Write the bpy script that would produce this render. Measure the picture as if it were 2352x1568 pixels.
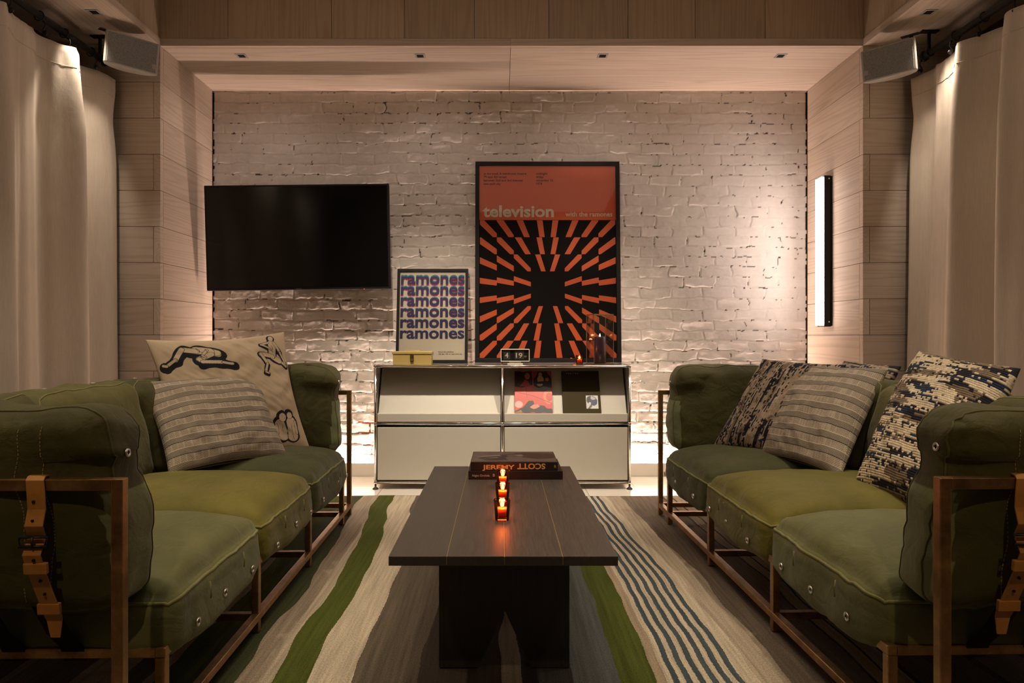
import bpy, bmesh, math, random
import numpy as np
from mathutils import Vector, Matrix, noise
random.seed(7); rng = np.random.RandomState(7)
for o in list(bpy.data.objects): bpy.data.objects.remove(o)
SC = bpy.context.scene
COL = SC.collection
PI = math.pi
CAMZ = 0.9
F = 1568.0
# ------------------------------------------------------------------ camera
cd = bpy.data.cameras.new('camera'); cam = bpy.data.objects.new('camera', cd); COL.objects.link(cam)
cam.location = (0, 0, CAMZ); cam.rotation_euler = (PI/2, 0, 0)
cd.sensor_width = 36; cd.lens = 24; cd.shift_x = 26/2352; cd.shift_y = -12/2352
cd.clip_start = 0.05; cd.clip_end = 50
SC.camera = cam
# ------------------------------------------------------------------ world, exposure
w = bpy.data.worlds.new('world'); SC.world = w; w.use_nodes = True
w.node_tree.nodes['Background'].inputs[0].default_value = (1, .78, .55, 1)
w.node_tree.nodes['Background'].inputs[1].default_value = 0.02
SC.view_settings.view_transform = 'Standard'; SC.view_settings.look = 'None'
SC.view_settings.gamma = 1; SC.view_settings.exposure = -0.08; SC.view_settings.use_curve_mapping = False
# ------------------------------------------------------------------ lights
def spot(loc, target, power, color, angle, blend=.6, size=.03):
    l = bpy.data.lights.new('spot_light', 'SPOT'); l.energy = power; l.color = color
    l.spot_size = math.radians(angle); l.spot_blend = blend; l.shadow_soft_size = size
    o = bpy.data.objects.new('spot_light', l); COL.objects.link(o); o.location = loc
    o.rotation_euler = (Vector(target)-Vector(loc)).to_track_quat('-Z', 'Y').to_euler()
    return o
def area(loc, rot, sx, sy, power, color, spread=180):
    l = bpy.data.lights.new('area_light', 'AREA'); l.shape = 'RECTANGLE'; l.size = sx; l.size_y = sy
    l.energy = power; l.color = color; l.spread = math.radians(spread)
    o = bpy.data.objects.new('area_light', l); COL.objects.link(o); o.location = loc; o.rotation_euler = rot
    return o
WARM = (1.0, .82, .61); PINK = (1.0, .73, .62); SOFTP = (1.0, .80, .72); SOFTP2 = (1.0, .84, .66)
# coffer downlights above sofas
for y in (1.35, 2.2, 3.05):
    spot((-1.40, y, 2.95), (-1.12, y+.05, .4), 62, WARM, 62, .8)
    spot((1.42, y, 2.95), (1.18, y+.05, .4), 62, WARM, 62, .8)
# coffer downlights over the table and toward the cabinet
spot((-.25, 1.75, 2.95), (-.1, 2.0, .4), 60, WARM, 46, .9, .05)
spot((.28, 1.75, 2.95), (.1, 2.0, .4), 60, WARM, 46, .9, .05)
spot((-.55, 2.85, 2.95), (-.40, 4.10, .50), 250, SOFTP2, 50, 1.)
spot((.60, 2.85, 2.95), (.42, 4.10, .50), 250, SOFTP2, 50, 1.)
# soffit downlights grazing the curtains
for y in (.9, 2.1, 3.35):
    spot((-2.0, y, 2.47), (-2.12, y+.03, 1.2), 30, (1, .84, .68), 70, .8, .015)
    spot((2.10, y, 2.47), (2.22, y+.03, 1.2), 30, (1, .84, .68), 70, .8, .015)
# led strip in the trough behind the marble ledge, shining up the bricks
area((.06, 4.418, .055), (PI, 0, 0), 3.8, .018, 112, PINK)
# the four square downlights of the niche
for x in (-1.473, -.458, .580, 1.592): spot((x, 3.882, 2.485), (x, 4.25, .9), 6, SOFTP, 150, 1., .02)
# added soft fill under the coffer ceiling, not a fixture of the room
area((0, 1.6, 2.98), (0, 0, 0), 2.6, 2.6, 13, (1, .82, .66))
# downlights just behind the camera catching the near arm rails and belts
spot((-.6, -.5, 2.9), (-1.0, 1.3, .5), 75, (1, .70, .40), 42, .9)
spot((.65, -.5, 2.9), (1.05, 1.3, .5), 75, (1, .70, .40), 42, .9)

# ------------------------------------------------------------------ node helpers
class NT:
    def __init__(s, name):
        s.m = bpy.data.materials.new(name); s.m.use_nodes = True; s.t = s.m.node_tree
        s.t.nodes.clear(); s.out = s.t.nodes.new('ShaderNodeOutputMaterial')
    def n(s, typ, ins=None, **kw):
        nd = s.t.nodes.new('ShaderNode'+typ)
        for k, v in kw.items(): setattr(nd, k, v)
        for k, v in (ins or {}).items():
            if isinstance(v, bpy.types.NodeSocket): s.t.links.new(v, nd.inputs[k])
            elif isinstance(v, bpy.types.Node): s.t.links.new(v.outputs[0], nd.inputs[k])
            else:
                if isinstance(v, tuple) and len(v) == 3 and nd.inputs[k].type == 'RGBA': v = v+(1,)
                nd.inputs[k].default_value = v
        return nd
    def math(s, op, a, b=0.0, c=None):
        ins = {0: a, 1: b}
        if c is not None: ins[2] = c
        return s.n('Math', ins, operation=op).outputs[0]
    def mix(s, f, a, b, mode='MIX'):
        nd = s.t.nodes.new('ShaderNodeMix'); nd.data_type = 'RGBA'; nd.blend_type = mode
        for i, v in ((0, f), (6, a), (7, b)):
            if isinstance(v, bpy.types.NodeSocket): s.t.links.new(v, nd.inputs[i])
            elif isinstance(v, tuple): nd.inputs[i].default_value = v+(1,) if len(v) == 3 else v
            else: nd.inputs[i].default_value = v
        return nd.outputs[2]
    def ramp(s, f, stops, interp='LINEAR'):
        nd = s.n('ValToRGB', {0: f}); cr = nd.color_ramp; cr.interpolation = interp
        while len(cr.elements) > 1: cr.elements.remove(cr.elements[-1])
        cr.elements[0].position = stops[0][0]; cr.elements[0].color = tuple(stops[0][1])+(1,)
        for p, c in stops[1:]:
            e = cr.elements.new(p); e.color = tuple(c)+(1,)
        return nd.outputs[0]
    def coord(s, which='Object', scale=(1, 1, 1), loc=(0, 0, 0)):
        tc = s.n('TexCoord'); return s.n('Mapping', {'Vector': tc.outputs[which], 'Scale': scale, 'Location': loc}).outputs[0]
    def bsdf(s, **kw):
        ins = {k.replace('_', ' '): v for k, v in kw.items()}
        b = s.n('BsdfPrincipled', ins); s.t.links.new(b.outputs[0], s.out.inputs[0]); return s.m
    def bump(s, h, strength=.3, dist=.002, normal=None):
        ins = {'Height': h, 'Strength': strength, 'Distance': dist}
        if normal: ins['Normal'] = normal
        return s.n('Bump', ins).outputs[0]
def plain(name, col, rough=.5, metal=0.0, spec=.5, noise_amt=.12, nscale=30, **kw):
    N = NT(name); nz = N.n('TexNoise', {'Vector': N.coord(), 'Scale': float(nscale), 'Detail': 3.0})
    d = tuple(c*(1-noise_amt) for c in col)
    c = N.mix(nz.outputs[0], d, tuple(min(1, c*(1+noise_amt*.6)) for c in col))
    return N.bsdf(Base_Color=c, Roughness=rough, Metallic=metal, Specular_IOR_Level=spec, **kw)

def wood_panel(name, along, base=(.56, .46, .37), dark=(.33, .25, .18), vary=.12):
    N = NT(name)
    sc = {'x': (.30, 8, 8), 'y': (8, .30, 8), 'z': (8, 8, .30)}[along]
    tc = N.n('TexCoord'); geo = N.n('NewGeometry')
    rnd = geo.outputs['Random Per Island']
    off = N.n('CombineXYZ', {0: N.math('MULTIPLY', rnd, 37.), 1: N.math('MULTIPLY', rnd, 91.), 2: N.math('MULTIPLY', rnd, 53.)})
    add = N.n('VectorMath', {0: tc.outputs['Object'], 1: off.outputs[0]}, operation='ADD')
    mp = N.n('Mapping', {'Vector': add.outputs[0], 'Scale': sc})
    n1 = N.n('TexNoise', {'Vector': mp.outputs[0], 'Scale': .9, 'Detail': 1.5, 'Roughness': .4, 'Distortion': .1})
    ln = N.math('SINE', N.math('MULTIPLY', n1.outputs[0], 130.))
    ln = N.math('POWER', N.math('MULTIPLY_ADD', ln, .5, .5), 2.2)
    fine = N.n('TexNoise', {'Vector': mp.outputs[0], 'Scale': 22., 'Detail': 4.})
    f = N.math('MULTIPLY', ln, N.math('MULTIPLY_ADD', fine.outputs[0], .9, .1))
    c = N.mix(N.math('MULTIPLY', f, .60), base, dark)
    v = N.math('MULTIPLY_ADD', rnd, vary, 1-vary*.5)
    c = N.mix(1., c, N.n('CombineColor', {0: v, 1: v, 2: v}).outputs[0], 'MULTIPLY')
    b = N.bump(f, .25, .001)
    return N.bsdf(Base_Color=c, Roughness=.62, Specular_IOR_Level=.35, Normal=b)

def canvas(name, col, alt, fade=None):
    N = NT(name); co = N.coord()
    n1 = N.n('TexNoise', {'Vector': co, 'Scale': 5., 'Detail': 5., 'Roughness': .6})
    n2 = N.n('TexNoise', {'Vector': co, 'Scale': 38., 'Detail': 6., 'Roughness': .7, 'Distortion': .6})
    c = N.mix(N.ramp(n1.outputs[0], [(.35, (0, 0, 0)), (.68, (1, 1, 1))]), col, alt)
    if fade:
        at_ = N.n('Attribute', attribute_name='paint'); c = N.mix(N.ramp(N.n('SeparateColor', {0: at_.outputs[0]}).outputs[0], [(.4, (0, 0, 0)), (.6, (1, 1, 1))]), c, fade)
    worn = N.ramp(n2.outputs[0], [(.60, (0, 0, 0)), (.72, (1, 1, 1))])
    c = N.mix(N.math('MULTIPLY', worn, .16), c, tuple(min(1, k*1.8+.02) for k in alt))
    wv = N.n('TexNoise', {'Vector': N.coord(scale=(1, 1, 1)), 'Scale': 420., 'Detail': 1.})
    w2 = N.n('TexNoise', {'Vector': co, 'Scale': 14., 'Detail': 4., 'Distortion': 1.2})
    b = N.bump(w2.outputs[0], .6, .009); b = N.bump(wv.outputs[0], .25, .0015, b)
    return N.bsdf(Base_Color=c, Roughness=.72, Specular_IOR_Level=.3, Normal=b, Sheen_Weight=.12, Sheen_Roughness=.4)

def vcol_mat(name, rough=.8, bumpscale=0., bd=.001, spec=.3, sheen=0.):
    N = NT(name); a = N.n('Attribute', attribute_name='paint')
    nz = N.n('TexNoise', {'Vector': N.coord(), 'Scale': bumpscale or 50., 'Detail': 4.})
    b = N.bump(nz.outputs[0], .35, bd)
    return N.bsdf(Base_Color=a.outputs[0], Roughness=rough, Specular_IOR_Level=spec, Normal=b, Sheen_Weight=sheen)

def clear_glass(name, tint=(1, 1, 1), refl=1.0, rough=.02, ior=1.45):
    N = NT(name); fr = N.n('Fresnel', {'IOR': ior})
    t = N.n('BsdfTransparent', {'Color': tint}); g = N.n('BsdfGlossy', {'Color': (1, 1, 1), 'Roughness': rough})
    mx = N.n('MixShader', {0: N.math('MULTIPLY', fr.outputs[0], refl), 1: t.outputs[0], 2: g.outputs[0]})
    N.t.links.new(mx.outputs[0], N.out.inputs[0]); return N.m
def emit(name, col, strength):
    N = NT(name); e = N.n('Emission', {'Color': col, 'Strength': strength}); N.t.links.new(e.outputs[0], N.out.inputs[0]); return N.m

M = {}
M['wall_wood'] = wood_panel('whitewashed_planks', 'x')
M['wall_wood_y'] = wood_panel('whitewashed_planks_deep', 'y')
M['wall_wood_z'] = wood_panel('whitewashed_planks_upright', 'z', base=(.44, .34, .24), dark=(.27, .19, .12), vary=.25)
M['black'] = plain('black_paint', (.010, .009, .009), .5, spec=.25)
M['black_matte'] = plain('black_matte', (.010, .009, .009), .8, spec=.2)
M['iron'] = plain('black_iron', (.025, .023, .022), .45, .6)
M['chrome'] = plain('chrome', (.80, .80, .78), .10, 1., noise_amt=.02)
M['steel'] = plain('nickel_grommet', (.62, .60, .55), .28, 1.)
M['panel'] = plain('pale_grey_enamel', (.56, .53, .45), .38, noise_amt=.02)
M['top'] = plain('grey_metal_top', (.22, .21, .19), .16, .3, noise_amt=.04)
M['foot'] = plain('black_rubber', (.02, .02, .02), .6)
M['glass'] = clear_glass('clear_glass', refl=.5)
M['pane'] = clear_glass('picture_glass', refl=.45)
M['amber'] = clear_glass('amber_glass', tint=(.88, .47, .25), rough=.05)
M['flame'] = emit('flame', (1, .60, .26), 45)
M['wax'] = plain('wax', (.75, .55, .38), .5, Subsurface_Weight=.2)
M['wax_purple'] = plain('dark_purple_wax', (.035, .010, .028), .35)
M['wax_lit'] = plain('purple_wax_rim', (.30, .05, .16), .4)
M['cream'] = plain('cream_plastic', (.70, .66, .55), .4, noise_amt=.02)
M['mustard'] = plain('mustard_enamel', (.52, .38, .13), .35, noise_amt=.05)
M['brass'] = plain('aged_brass', (.42, .33, .18), .3, 1.)
M['speaker'] = plain('grey_speaker_shell', (.35, .325, .285), .5, noise_amt=.03)
def grille():
    N = NT('speaker_mesh'); v = N.n('TexVoronoi', {'Vector': N.coord('Object'), 'Scale': 260.})
    f = N.math('LESS_THAN', v.outputs[0], .30)
    return N.bsdf(Base_Color=N.mix(f, (.24, .23, .215), (.08, .08, .075)), Roughness=.55, Metallic=.3)
M['grille'] = grille()
def tube_metal():
    N = NT('patinated_copper_steel'); n1 = N.n('TexNoise', {'Vector': N.coord(scale=(3, 3, 3)), 'Scale': 6., 'Detail': 6., 'Roughness': .7})
    c = N.ramp(n1.outputs[0], [(.25, (.17, .095, .042)), (.52, (.34, .195, .085)), (.8, (.60, .37, .16))])
    r = N.math('MULTIPLY_ADD', n1.outputs[0], .3, .22)
    return N.bsdf(Base_Color=c, Metallic=.85, Roughness=r)
M['tube'] = tube_metal()
def leather():
    N = NT('tan_leather'); n1 = N.n('TexNoise', {'Vector': N.coord(), 'Scale': 25., 'Detail': 6.})
    n2 = N.n('TexNoise', {'Vector': N.coord(), 'Scale': 300., 'Detail': 2.})
    return N.bsdf(Base_Color=N.mix(n1.outputs[0], (.28, .115, .022), (.48, .22, .05)), Roughness=.5, Normal=N.bump(n2.outputs[0], .2, .001))
M['leather'] = leather()
M['webbing'] = plain('black_webbing', (.018, .015, .012), .9, spec=.1, nscale=300)
def curtain_mat():
    N = NT('cream_linen'); n1 = N.n('TexNoise', {'Vector': N.coord(scale=(30, 30, 2)), 'Scale': 6., 'Detail': 5.})
    n2 = N.n('TexNoise', {'Vector': N.coord(), 'Scale': 220., 'Detail': 2.}); n3 = N.n('TexNoise', {'Vector': N.coord(scale=(1, 1, .6)), 'Scale': 16., 'Detail': 5., 'Distortion': .5})
    c = N.mix(n1.outputs[0], (.56, .48, .39), (.70, .61, .50))
    b = N.bump(n3.outputs[0], .5, .004); b = N.bump(n2.outputs[0], .3, .001, b)
    return N.bsdf(Base_Color=c, Roughness=.9, Specular_IOR_Level=.15, Normal=b, Sheen_Weight=.1)
M['curtain'] = curtain_mat()
def table_wood():
    N = NT('ebonised_oak'); geo = N.n('NewGeometry')
    co = N.coord(scale=(60, 2.5, 60)); n1 = N.n('TexNoise', {'Vector': co, 'Scale': 4., 'Detail': 5., 'Roughness': .7})
    n2 = N.n('TexNoise', {'Vector': N.coord(scale=(10, 1.2, 10)), 'Scale': 2.2, 'Detail': 3.})
    c = N.mix(n1.outputs[0], (.021, .0195, .017), (.105, .094, .080))
    c = N.mix(N.math('MULTIPLY', n2.outputs[0], .4), c, (.085, .068, .052))
    return N.bsdf(Base_Color=c, Roughness=N.math('MULTIPLY_ADD', n1.outputs[0], .3, .27), Specular_IOR_Level=.5, Normal=N.bump(n1.outputs[0], .35, .0012))
M['table'] = table_wood()
M['table_leg'] = table_wood()
M['inlay'] = plain('pale_inlay', (.30, .22, .10), .4, .3)
def marble(name, tiles):
    N = NT(name); n1 = N.n('TexNoise', {'Vector': N.coord(), 'Scale': 3., 'Detail': 7., 'Distortion': 1.})
    c = N.mix(n1.outputs[0], (.62, .58, .50), (.78, .74, .66))
    if tiles:
        br = N.n('TexBrick', {'Vector': N.coord(loc=(.1, .12, 0)), 'Color1': (1, 1, 1), 'Color2': (.94, .94, .92), 'Mortar': (.62, .58, .5), 'Scale': 1., 'Mortar Size': .003, 'Brick Width': .6, 'Row Height': .3}, offset=0.5)
        c = N.mix(1., c, br.outputs[0], 'MULTIPLY')
    return N.bsdf(Base_Color=c, Roughness=.22 if tiles else .35)
M['marble'] = marble('cream_marble_tiles', True)
M['ledge'] = marble('cream_marble', False)
M['dark_wood'] = plain('dark_stained_wood', (.05, .022, .012), .5)
def brick_mat():
    N = NT('painted_brick'); a = N.n('Attribute', attribute_name='paint')
    n1 = N.n('TexNoise', {'Vector': N.coord(), 'Scale': 24., 'Detail': 6., 'Roughness': .6})
    n2 = N.n('TexNoise', {'Vector': N.coord(), 'Scale': 120., 'Detail': 3.})
    c = N.mix(1., a.outputs[0], N.ramp(n1.outputs[0], [(.2, (.88, .87, .86)), (.8, (1, 1, 1))]), 'MULTIPLY')
    b = N.bump(n1.outputs[0], .5, .006); b = N.bump(n2.outputs[0], .25, .0015, b)
    return N.bsdf(Base_Color=c, Roughness=.72, Specular_IOR_Level=.2, Normal=b)
M['brick'] = brick_mat()
GREENS = {
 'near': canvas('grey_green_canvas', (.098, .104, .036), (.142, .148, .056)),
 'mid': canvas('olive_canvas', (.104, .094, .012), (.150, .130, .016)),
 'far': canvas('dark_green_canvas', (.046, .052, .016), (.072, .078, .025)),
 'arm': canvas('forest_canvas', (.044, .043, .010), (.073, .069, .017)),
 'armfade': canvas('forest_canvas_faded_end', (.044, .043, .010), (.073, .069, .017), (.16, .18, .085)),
 'back': canvas('back_canvas', (.070, .066, .014), (.108, .098, .020)),
 'seam': canvas('seam_canvas', (.075, .075, .022), (.10, .10, .03)),
 'gusset': canvas('faded_canvas', (.15, .165, .085), (.20, .21, .12)),
 'pipe': canvas('piping_canvas', (.14, .14, .045), (.19, .19, .065)),
}
M['stitch'] = plain('tan_thread', (.30, .22, .09), .8)

def rug_mat():
    N = NT('striped_wool'); tc = N.n('TexCoord'); sp = N.n('SeparateXYZ', {0: tc.outputs['Object']})
    X, Y = sp.outputs[0], sp.outputs[1]
    nz = N.n('TexNoise', {'Vector': N.n('CombineXYZ', {0: N.math('MULTIPLY', X, .55), 1: Y}).outputs[0], 'Scale': 1.9, 'Detail': 2.0, 'Roughness': .5})
    wob = N.math('MULTIPLY', N.math('SUBTRACT', nz.outputs[0], .5), .085)
    fz = N.n('TexNoise', {'Vector': N.n('CombineXYZ', {0: N.math('MULTIPLY', X, 20.), 1: N.math('MULTIPLY', Y, 60.)}).outputs[0], 'Scale': 1.5, 'Detail': 2.})
    wob = N.math('ADD', wob, N.math('MULTIPLY', N.math('SUBTRACT', fz.outputs[0], .5), .006))
    dr = N.n('MapRange', {'Value': Y, 'From Min': 2.5, 'From Max': 3.83, 'To Min': 0., 'To Max': .075}, interpolation_type='SMOOTHSTEP')
    xx = N.math('ADD', N.math('ADD', X, wob), dr.outputs[0])
    cream = (.45, .39, .295); beige = (.34, .285, .215); tan = (.30, .24, .17); brown = (.105, .085, .064)
    green = (.062, .078, .014); dgreen = (.055, .065, .030); char = (.035, .030, .028); dbr = (.05, .038, .030)
    bgrey = (.085, .090, .088); blue = (.055, .075, .085); grey = (.27, .23, .18)
    A = [(-3, brown), (-2.2, dbr), (-1.9, beige), (-1.7, green), (-1.5, char), (-1.30, brown), (-1.12, tan), (-1.0, brown), (-.93, tan),
         (-.90, green), (-.82, dgreen), (-.70, beige), (-.615, green), (-.52, cream), (-.40, brown), (-.22, dbr), (0.0, grey), (.045, char),
         (.18, bgrey), (.307, green), (.393, tan)]
    B = [(.43, cream)]
    for k in range(6):
        c = .452+k*.032; B += [(c-.0085, blue), (c+.0085, cream)]
    B += [(.66, beige), (.745, (.15, .12, .092)), (.97, (.04, .04, .045)), (.978, tan), (1.02, (.04, .04, .045)), (1.028, tan), (1.07, char), (1.085, brown), (1.3, char), (1.32, brown), (1.45, dbr), (1.6, tan), (1.8, green), (2., brown)]
    def rp(lst, lo, hi):
        f = N.n('MapRange', {'Value': xx, 'From Min': lo, 'From Max': hi}).outputs[0]
        return N.ramp(f, [(max(0, (p-lo)/(hi-lo)), c) for p, c in lst], 'CONSTANT')
    ca = rp(A, -3, .43); cb = rp(B, .43, 2.5)
    c = N.mix(N.math('GREATER_THAN', xx, .43), ca, cb)
    yarn = N.n('TexNoise', {'Vector': N.n('CombineXYZ', {0: N.math('MULTIPLY', X, 90.), 1: N.math('MULTIPLY', Y, 3.)}).outputs[0], 'Scale': 1., 'Detail': 4.})
    c = N.mix(1., c, N.ramp(yarn.outputs[0], [(.3, (.74, .74, .74)), (.7, (1.18, 1.16, 1.12))]), 'MULTIPLY')
    wv = N.n('TexNoise', {'Vector': N.n('CombineXYZ', {0: N.math('MULTIPLY', X, 260.), 1: N.math('MULTIPLY', Y, 180.)}).outputs[0], 'Scale': 1., 'Detail': 2.})
    c = N.mix(1., c, N.ramp(wv.outputs[0], [(.3, (.72, .72, .72)), (.7, (1.2, 1.2, 1.2))]), 'MULTIPLY')
    b = N.bump(wv.outputs[0], .6, .003)
    return N.bsdf(Base_Color=c, Roughness=.95, Specular_IOR_Level=.1, Normal=b)
M['rug'] = rug_mat()

def stripe_fabric():
    N = NT('striped_woven_cotton'); tc = N.n('TexCoord'); uv = tc.outputs['UV']; sp = N.n('SeparateXYZ', {0: uv})
    v = sp.outputs[1]; u = sp.outputs[0]
    ph = N.math('FRACT', N.math('MULTIPLY', v, 8.6))
    band = N.math('LESS_THAN', ph, .47)
    b1 = N.n('TexBrick', {'Vector': uv, 'Color1': (.085, .075, .062), 'Color2': (.12, .105, .085), 'Mortar': (.36, .31, .235), 'Scale': 1., 'Mortar Size': .0014, 'Brick Width': .016, 'Row Height': .0072, 'Mortar Smooth': .2})
    b2 = N.n('TexBrick', {'Vector': uv, 'Color1': (.12, .10, .08), 'Color2': (.17, .14, .11), 'Mortar': (.46, .395, .30), 'Scale': 1., 'Mortar Size': .0020, 'Brick Width': .016, 'Row Height': .0085, 'Mortar Smooth': .2})
    c = N.mix(band, b2.outputs[0], b1.outputs[0])
    vn = N.n('TexNoise', {'Vector': N.n('CombineXYZ', {0: N.math('MULTIPLY', u, 46.), 1: N.math('MULTIPLY', v, .6)}).outputs[0], 'Scale': 1., 'Detail': 1.})
    st = N.math('MULTIPLY', N.math('GREATER_THAN', vn.outputs[0], .56), .30)
    c = N.mix(N.math('MULTIPLY', st, N.math('SUBTRACT', 1., band)), c, (.56, .49, .37))
    l1 = N.math('COMPARE', ph, .03, .022); l2 = N.math('COMPARE', ph, .50, .022)
    c = N.mix(l1, c, (.045, .04, .035)); c = N.mix(l2, c, (.52, .45, .34))
    wv = N.n('TexNoise', {'Vector': uv, 'Scale': 160., 'Detail': 2.}); w2 = N.n('TexNoise', {'Vector': uv, 'Scale': 5., 'Detail': 3., 'Distortion': .8})
    b = N.bump(w2.outputs[0], .4, .02); b = N.bump(wv.outputs[0], .4, .002, b)
    return N.bsdf(Base_Color=c, Roughness=.9, Specular_IOR_Level=.15, Normal=b)
M['stripe'] = stripe_fabric()
M['print_cloth'] = vcol_mat('printed_linen', .88, 14., .006, .15)
M['knit'] = vcol_mat('chunky_wool', .95, 260., .002, .1, .1)
M['painted'] = vcol_mat('printed_cover', .35, 3., .0002, .5)

# ------------------------------------------------------------------ geometry helpers
class Geo:
    def __init__(s): s.v = []; s.f = []; s.uv = None; s.col = None
    def add(s, vs, fs):
        b = len(s.v); s.v += [tuple(p) for p in vs]; s.f += [tuple(i+b for i in f) for f in fs]; return s
    def box(s, x0, x1, y0, y1, z0, z1, mat=None):
        vs = [(x, y, z) for x in (x0, x1) for y in (y0, y1) for z in (z0, z1)]
        if mat: vs = [mat @ Vector(p) for p in vs]
        return s.add(vs, [(0, 1, 3, 2), (4, 6, 7, 5), (0, 4, 5, 1), (2, 3, 7, 6), (0, 2, 6, 4), (1, 5, 7, 3)])
    def tube(s, path, r, n=10, closed=False, caps=True, ry=None):
        P = [Vector(p) for p in path]; m = len(P); base = len(s.v); rings = []
        up = None
        for i in range(m):
            if closed: t = P[(i+1) % m]-P[i-1]
            else: t = P[min(i+1, m-1)]-P[max(i-1, 0)]
            t.normalize()
            if up is None:
                up = Vector((0, 0, 1)) if abs(t.z) < .9 else Vector((1, 0, 0))
            a = (up - t*up.dot(t)).normalized(); b = t.cross(a); up = a
            rr = r[i] if isinstance(r, (list, tuple)) else r
            for k in range(n):
                an = 2*PI*k/n; s.v.append(tuple(P[i]+a*rr*math.cos(an)+b*rr*math.sin(an)))
        for i in range(m if closed else m-1):
            for k in range(n):
                a0 = base+i*n+k; a1 = base+i*n+(k+1) % n; j = (i+1) % m; b0 = base+j*n+k; b1 = base+j*n+(k+1) % n
                s.f.append((a0, a1, b1, b0))
        if caps and not closed:
            s.f.append(tuple(base+k for k in range(n))[::-1]); s.f.append(tuple(base+(m-1)*n+k for k in range(n)))
        return s
    def lathe(s, prof, c=(0, 0, 0), n=32, closed=False):
        base = len(s.v); m = len(prof)
        for r, z in prof:
            for k in range(n):
                an = 2*PI*k/n; s.v.append((c[0]+r*math.cos(an), c[1]+r*math.sin(an), c[2]+z))
        for i in range(m-1 if not closed else m):
            for k in range(n):
                j = (i+1) % m; s.f.append((base+i*n+k, base+i*n+(k+1) % n, base+j*n+(k+1) % n, base+j*n+k))
        return s
    def ribbon(s, path, wdir, w, t):
        P = [Vector(p) for p in path]; W = Vector(wdir).normalized(); base = len(s.v); m = len(P)
        for i in range(m):
            tg = (P[min(i+1, m-1)]-P[max(i-1, 0)]).normalized(); nn = tg.cross(W).normalized()
            ww = w[i] if isinstance(w, (list, tuple)) else w
            for a, b in ((-1, -1), (1, -1), (1, 1), (-1, 1)): s.v.append(tuple(P[i]+W*a*ww/2+nn*b*t/2))
        for i in range(m-1):
            for k in range(4): s.f.append((base+i*4+k, base+i*4+(k+1) % 4, base+i*4+4+(k+1) % 4, base+i*4+4+k))
        s.f.append((base+3, base+2, base+1, base)); e = base+(m-1)*4; s.f.append((e, e+1, e+2, e+3))
        return s
    def prism_y(s, pts, y0, y1):        # polygon in x,z extruded along y
        n = len(pts); vs = [(x, y0, z) for x, z in pts]+[(x, y1, z) for x, z in pts]
        fs = [tuple(range(n)), tuple(range(2*n-1, n-1, -1))]+[(i, i+n, (i+1) % n+n, (i+1) % n) for i in range(n)]
        return s.add(vs, fs)
    def grid(s, P, flip=False, wrapcol=None):           # P array (n,m,3)
        n, m = P.shape[:2]; base = len(s.v); s.v += [tuple(p) for p in P.reshape(-1, 3)]
        for i in range(n-1):
            for j in range(m-1):
                f = (base+i*m+j, base+i*m+j+1, base+(i+1)*m+j+1, base+(i+1)*m+j)
                s.f.append(f[::-1] if flip else f)
        return s
def setprops(o, label=None, cat=None, group=None, kind=None):
    if label: o['label'] = label
    if cat: o['category'] = cat
    if group: o['group'] = group
    if kind: o['kind'] = kind
    return o
def part(name, g, mat, parent=None, smooth=False, bevel=0, label=None, uvs=None, col=None, fixn=True, loc=None):
    me = bpy.data.meshes.new(name); me.from_pydata(g.v, [], g.f); me.update()
    if fixn:
        bm = bmesh.new(); bm.from_mesh(me); bmesh.ops.recalc_face_normals(bm, faces=bm.faces); bm.to_mesh(me); bm.free()
    if smooth: me.polygons.foreach_set('use_smooth', [True]*len(me.polygons))
    me.materials.append(mat)
    if uvs is not None:
        ul = me.uv_layers.new(name='UVMap'); idx = np.zeros(len(me.loops), int); me.loops.foreach_get('vertex_index', idx)
        ul.data.foreach_set('uv', np.asarray(uvs)[idx].astype(np.float32).ravel())
    if col is not None:
        ca = me.color_attributes.new('paint', 'FLOAT_COLOR', 'POINT')
        c4 = np.ones((len(me.vertices), 4), np.float32); c4[:, :3] = col; ca.data.foreach_set('color', c4.ravel())
    o = bpy.data.objects.new(name, me); COL.objects.link(o)
    if parent is not None: o.parent = parent
    if loc is not None: o.location = loc
    if bevel:
        b = o.modifiers.new('bevel', 'BEVEL'); b.width = bevel; b.segments = 2; b.limit_method = 'ANGLE'
    if label: o['label'] = label
    return o
def thing(name, label, cat, loc=(0, 0, 0), rot=(0, 0, 0), group=None):
    o = bpy.data.objects.new(name, None); COL.objects.link(o); o.location = loc; o.rotation_euler = rot
    o.empty_display_size = .05
    return setprops(o, label, cat, group)
def struct(name, g, mat, **kw):
    o = part(name, g, mat, **kw); o['kind'] = 'structure'; return o
def dup(root, loc, label=None, rot=None, group=None):
    r = root.copy(); COL.objects.link(r); r.location = loc
    if rot: r.rotation_euler = rot
    if label: r['label'] = label
    if group: r['group'] = group
    for ch in list(root.children):
        c = ch.copy(); COL.objects.link(c); c.parent = r
        for g in list(ch.children):
            d = g.copy(); COL.objects.link(d); d.parent = c
    return r
def at(px, py, d): return Vector(((px-1150)*d/F, d, CAMZ-(py-772)*d/F))
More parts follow.
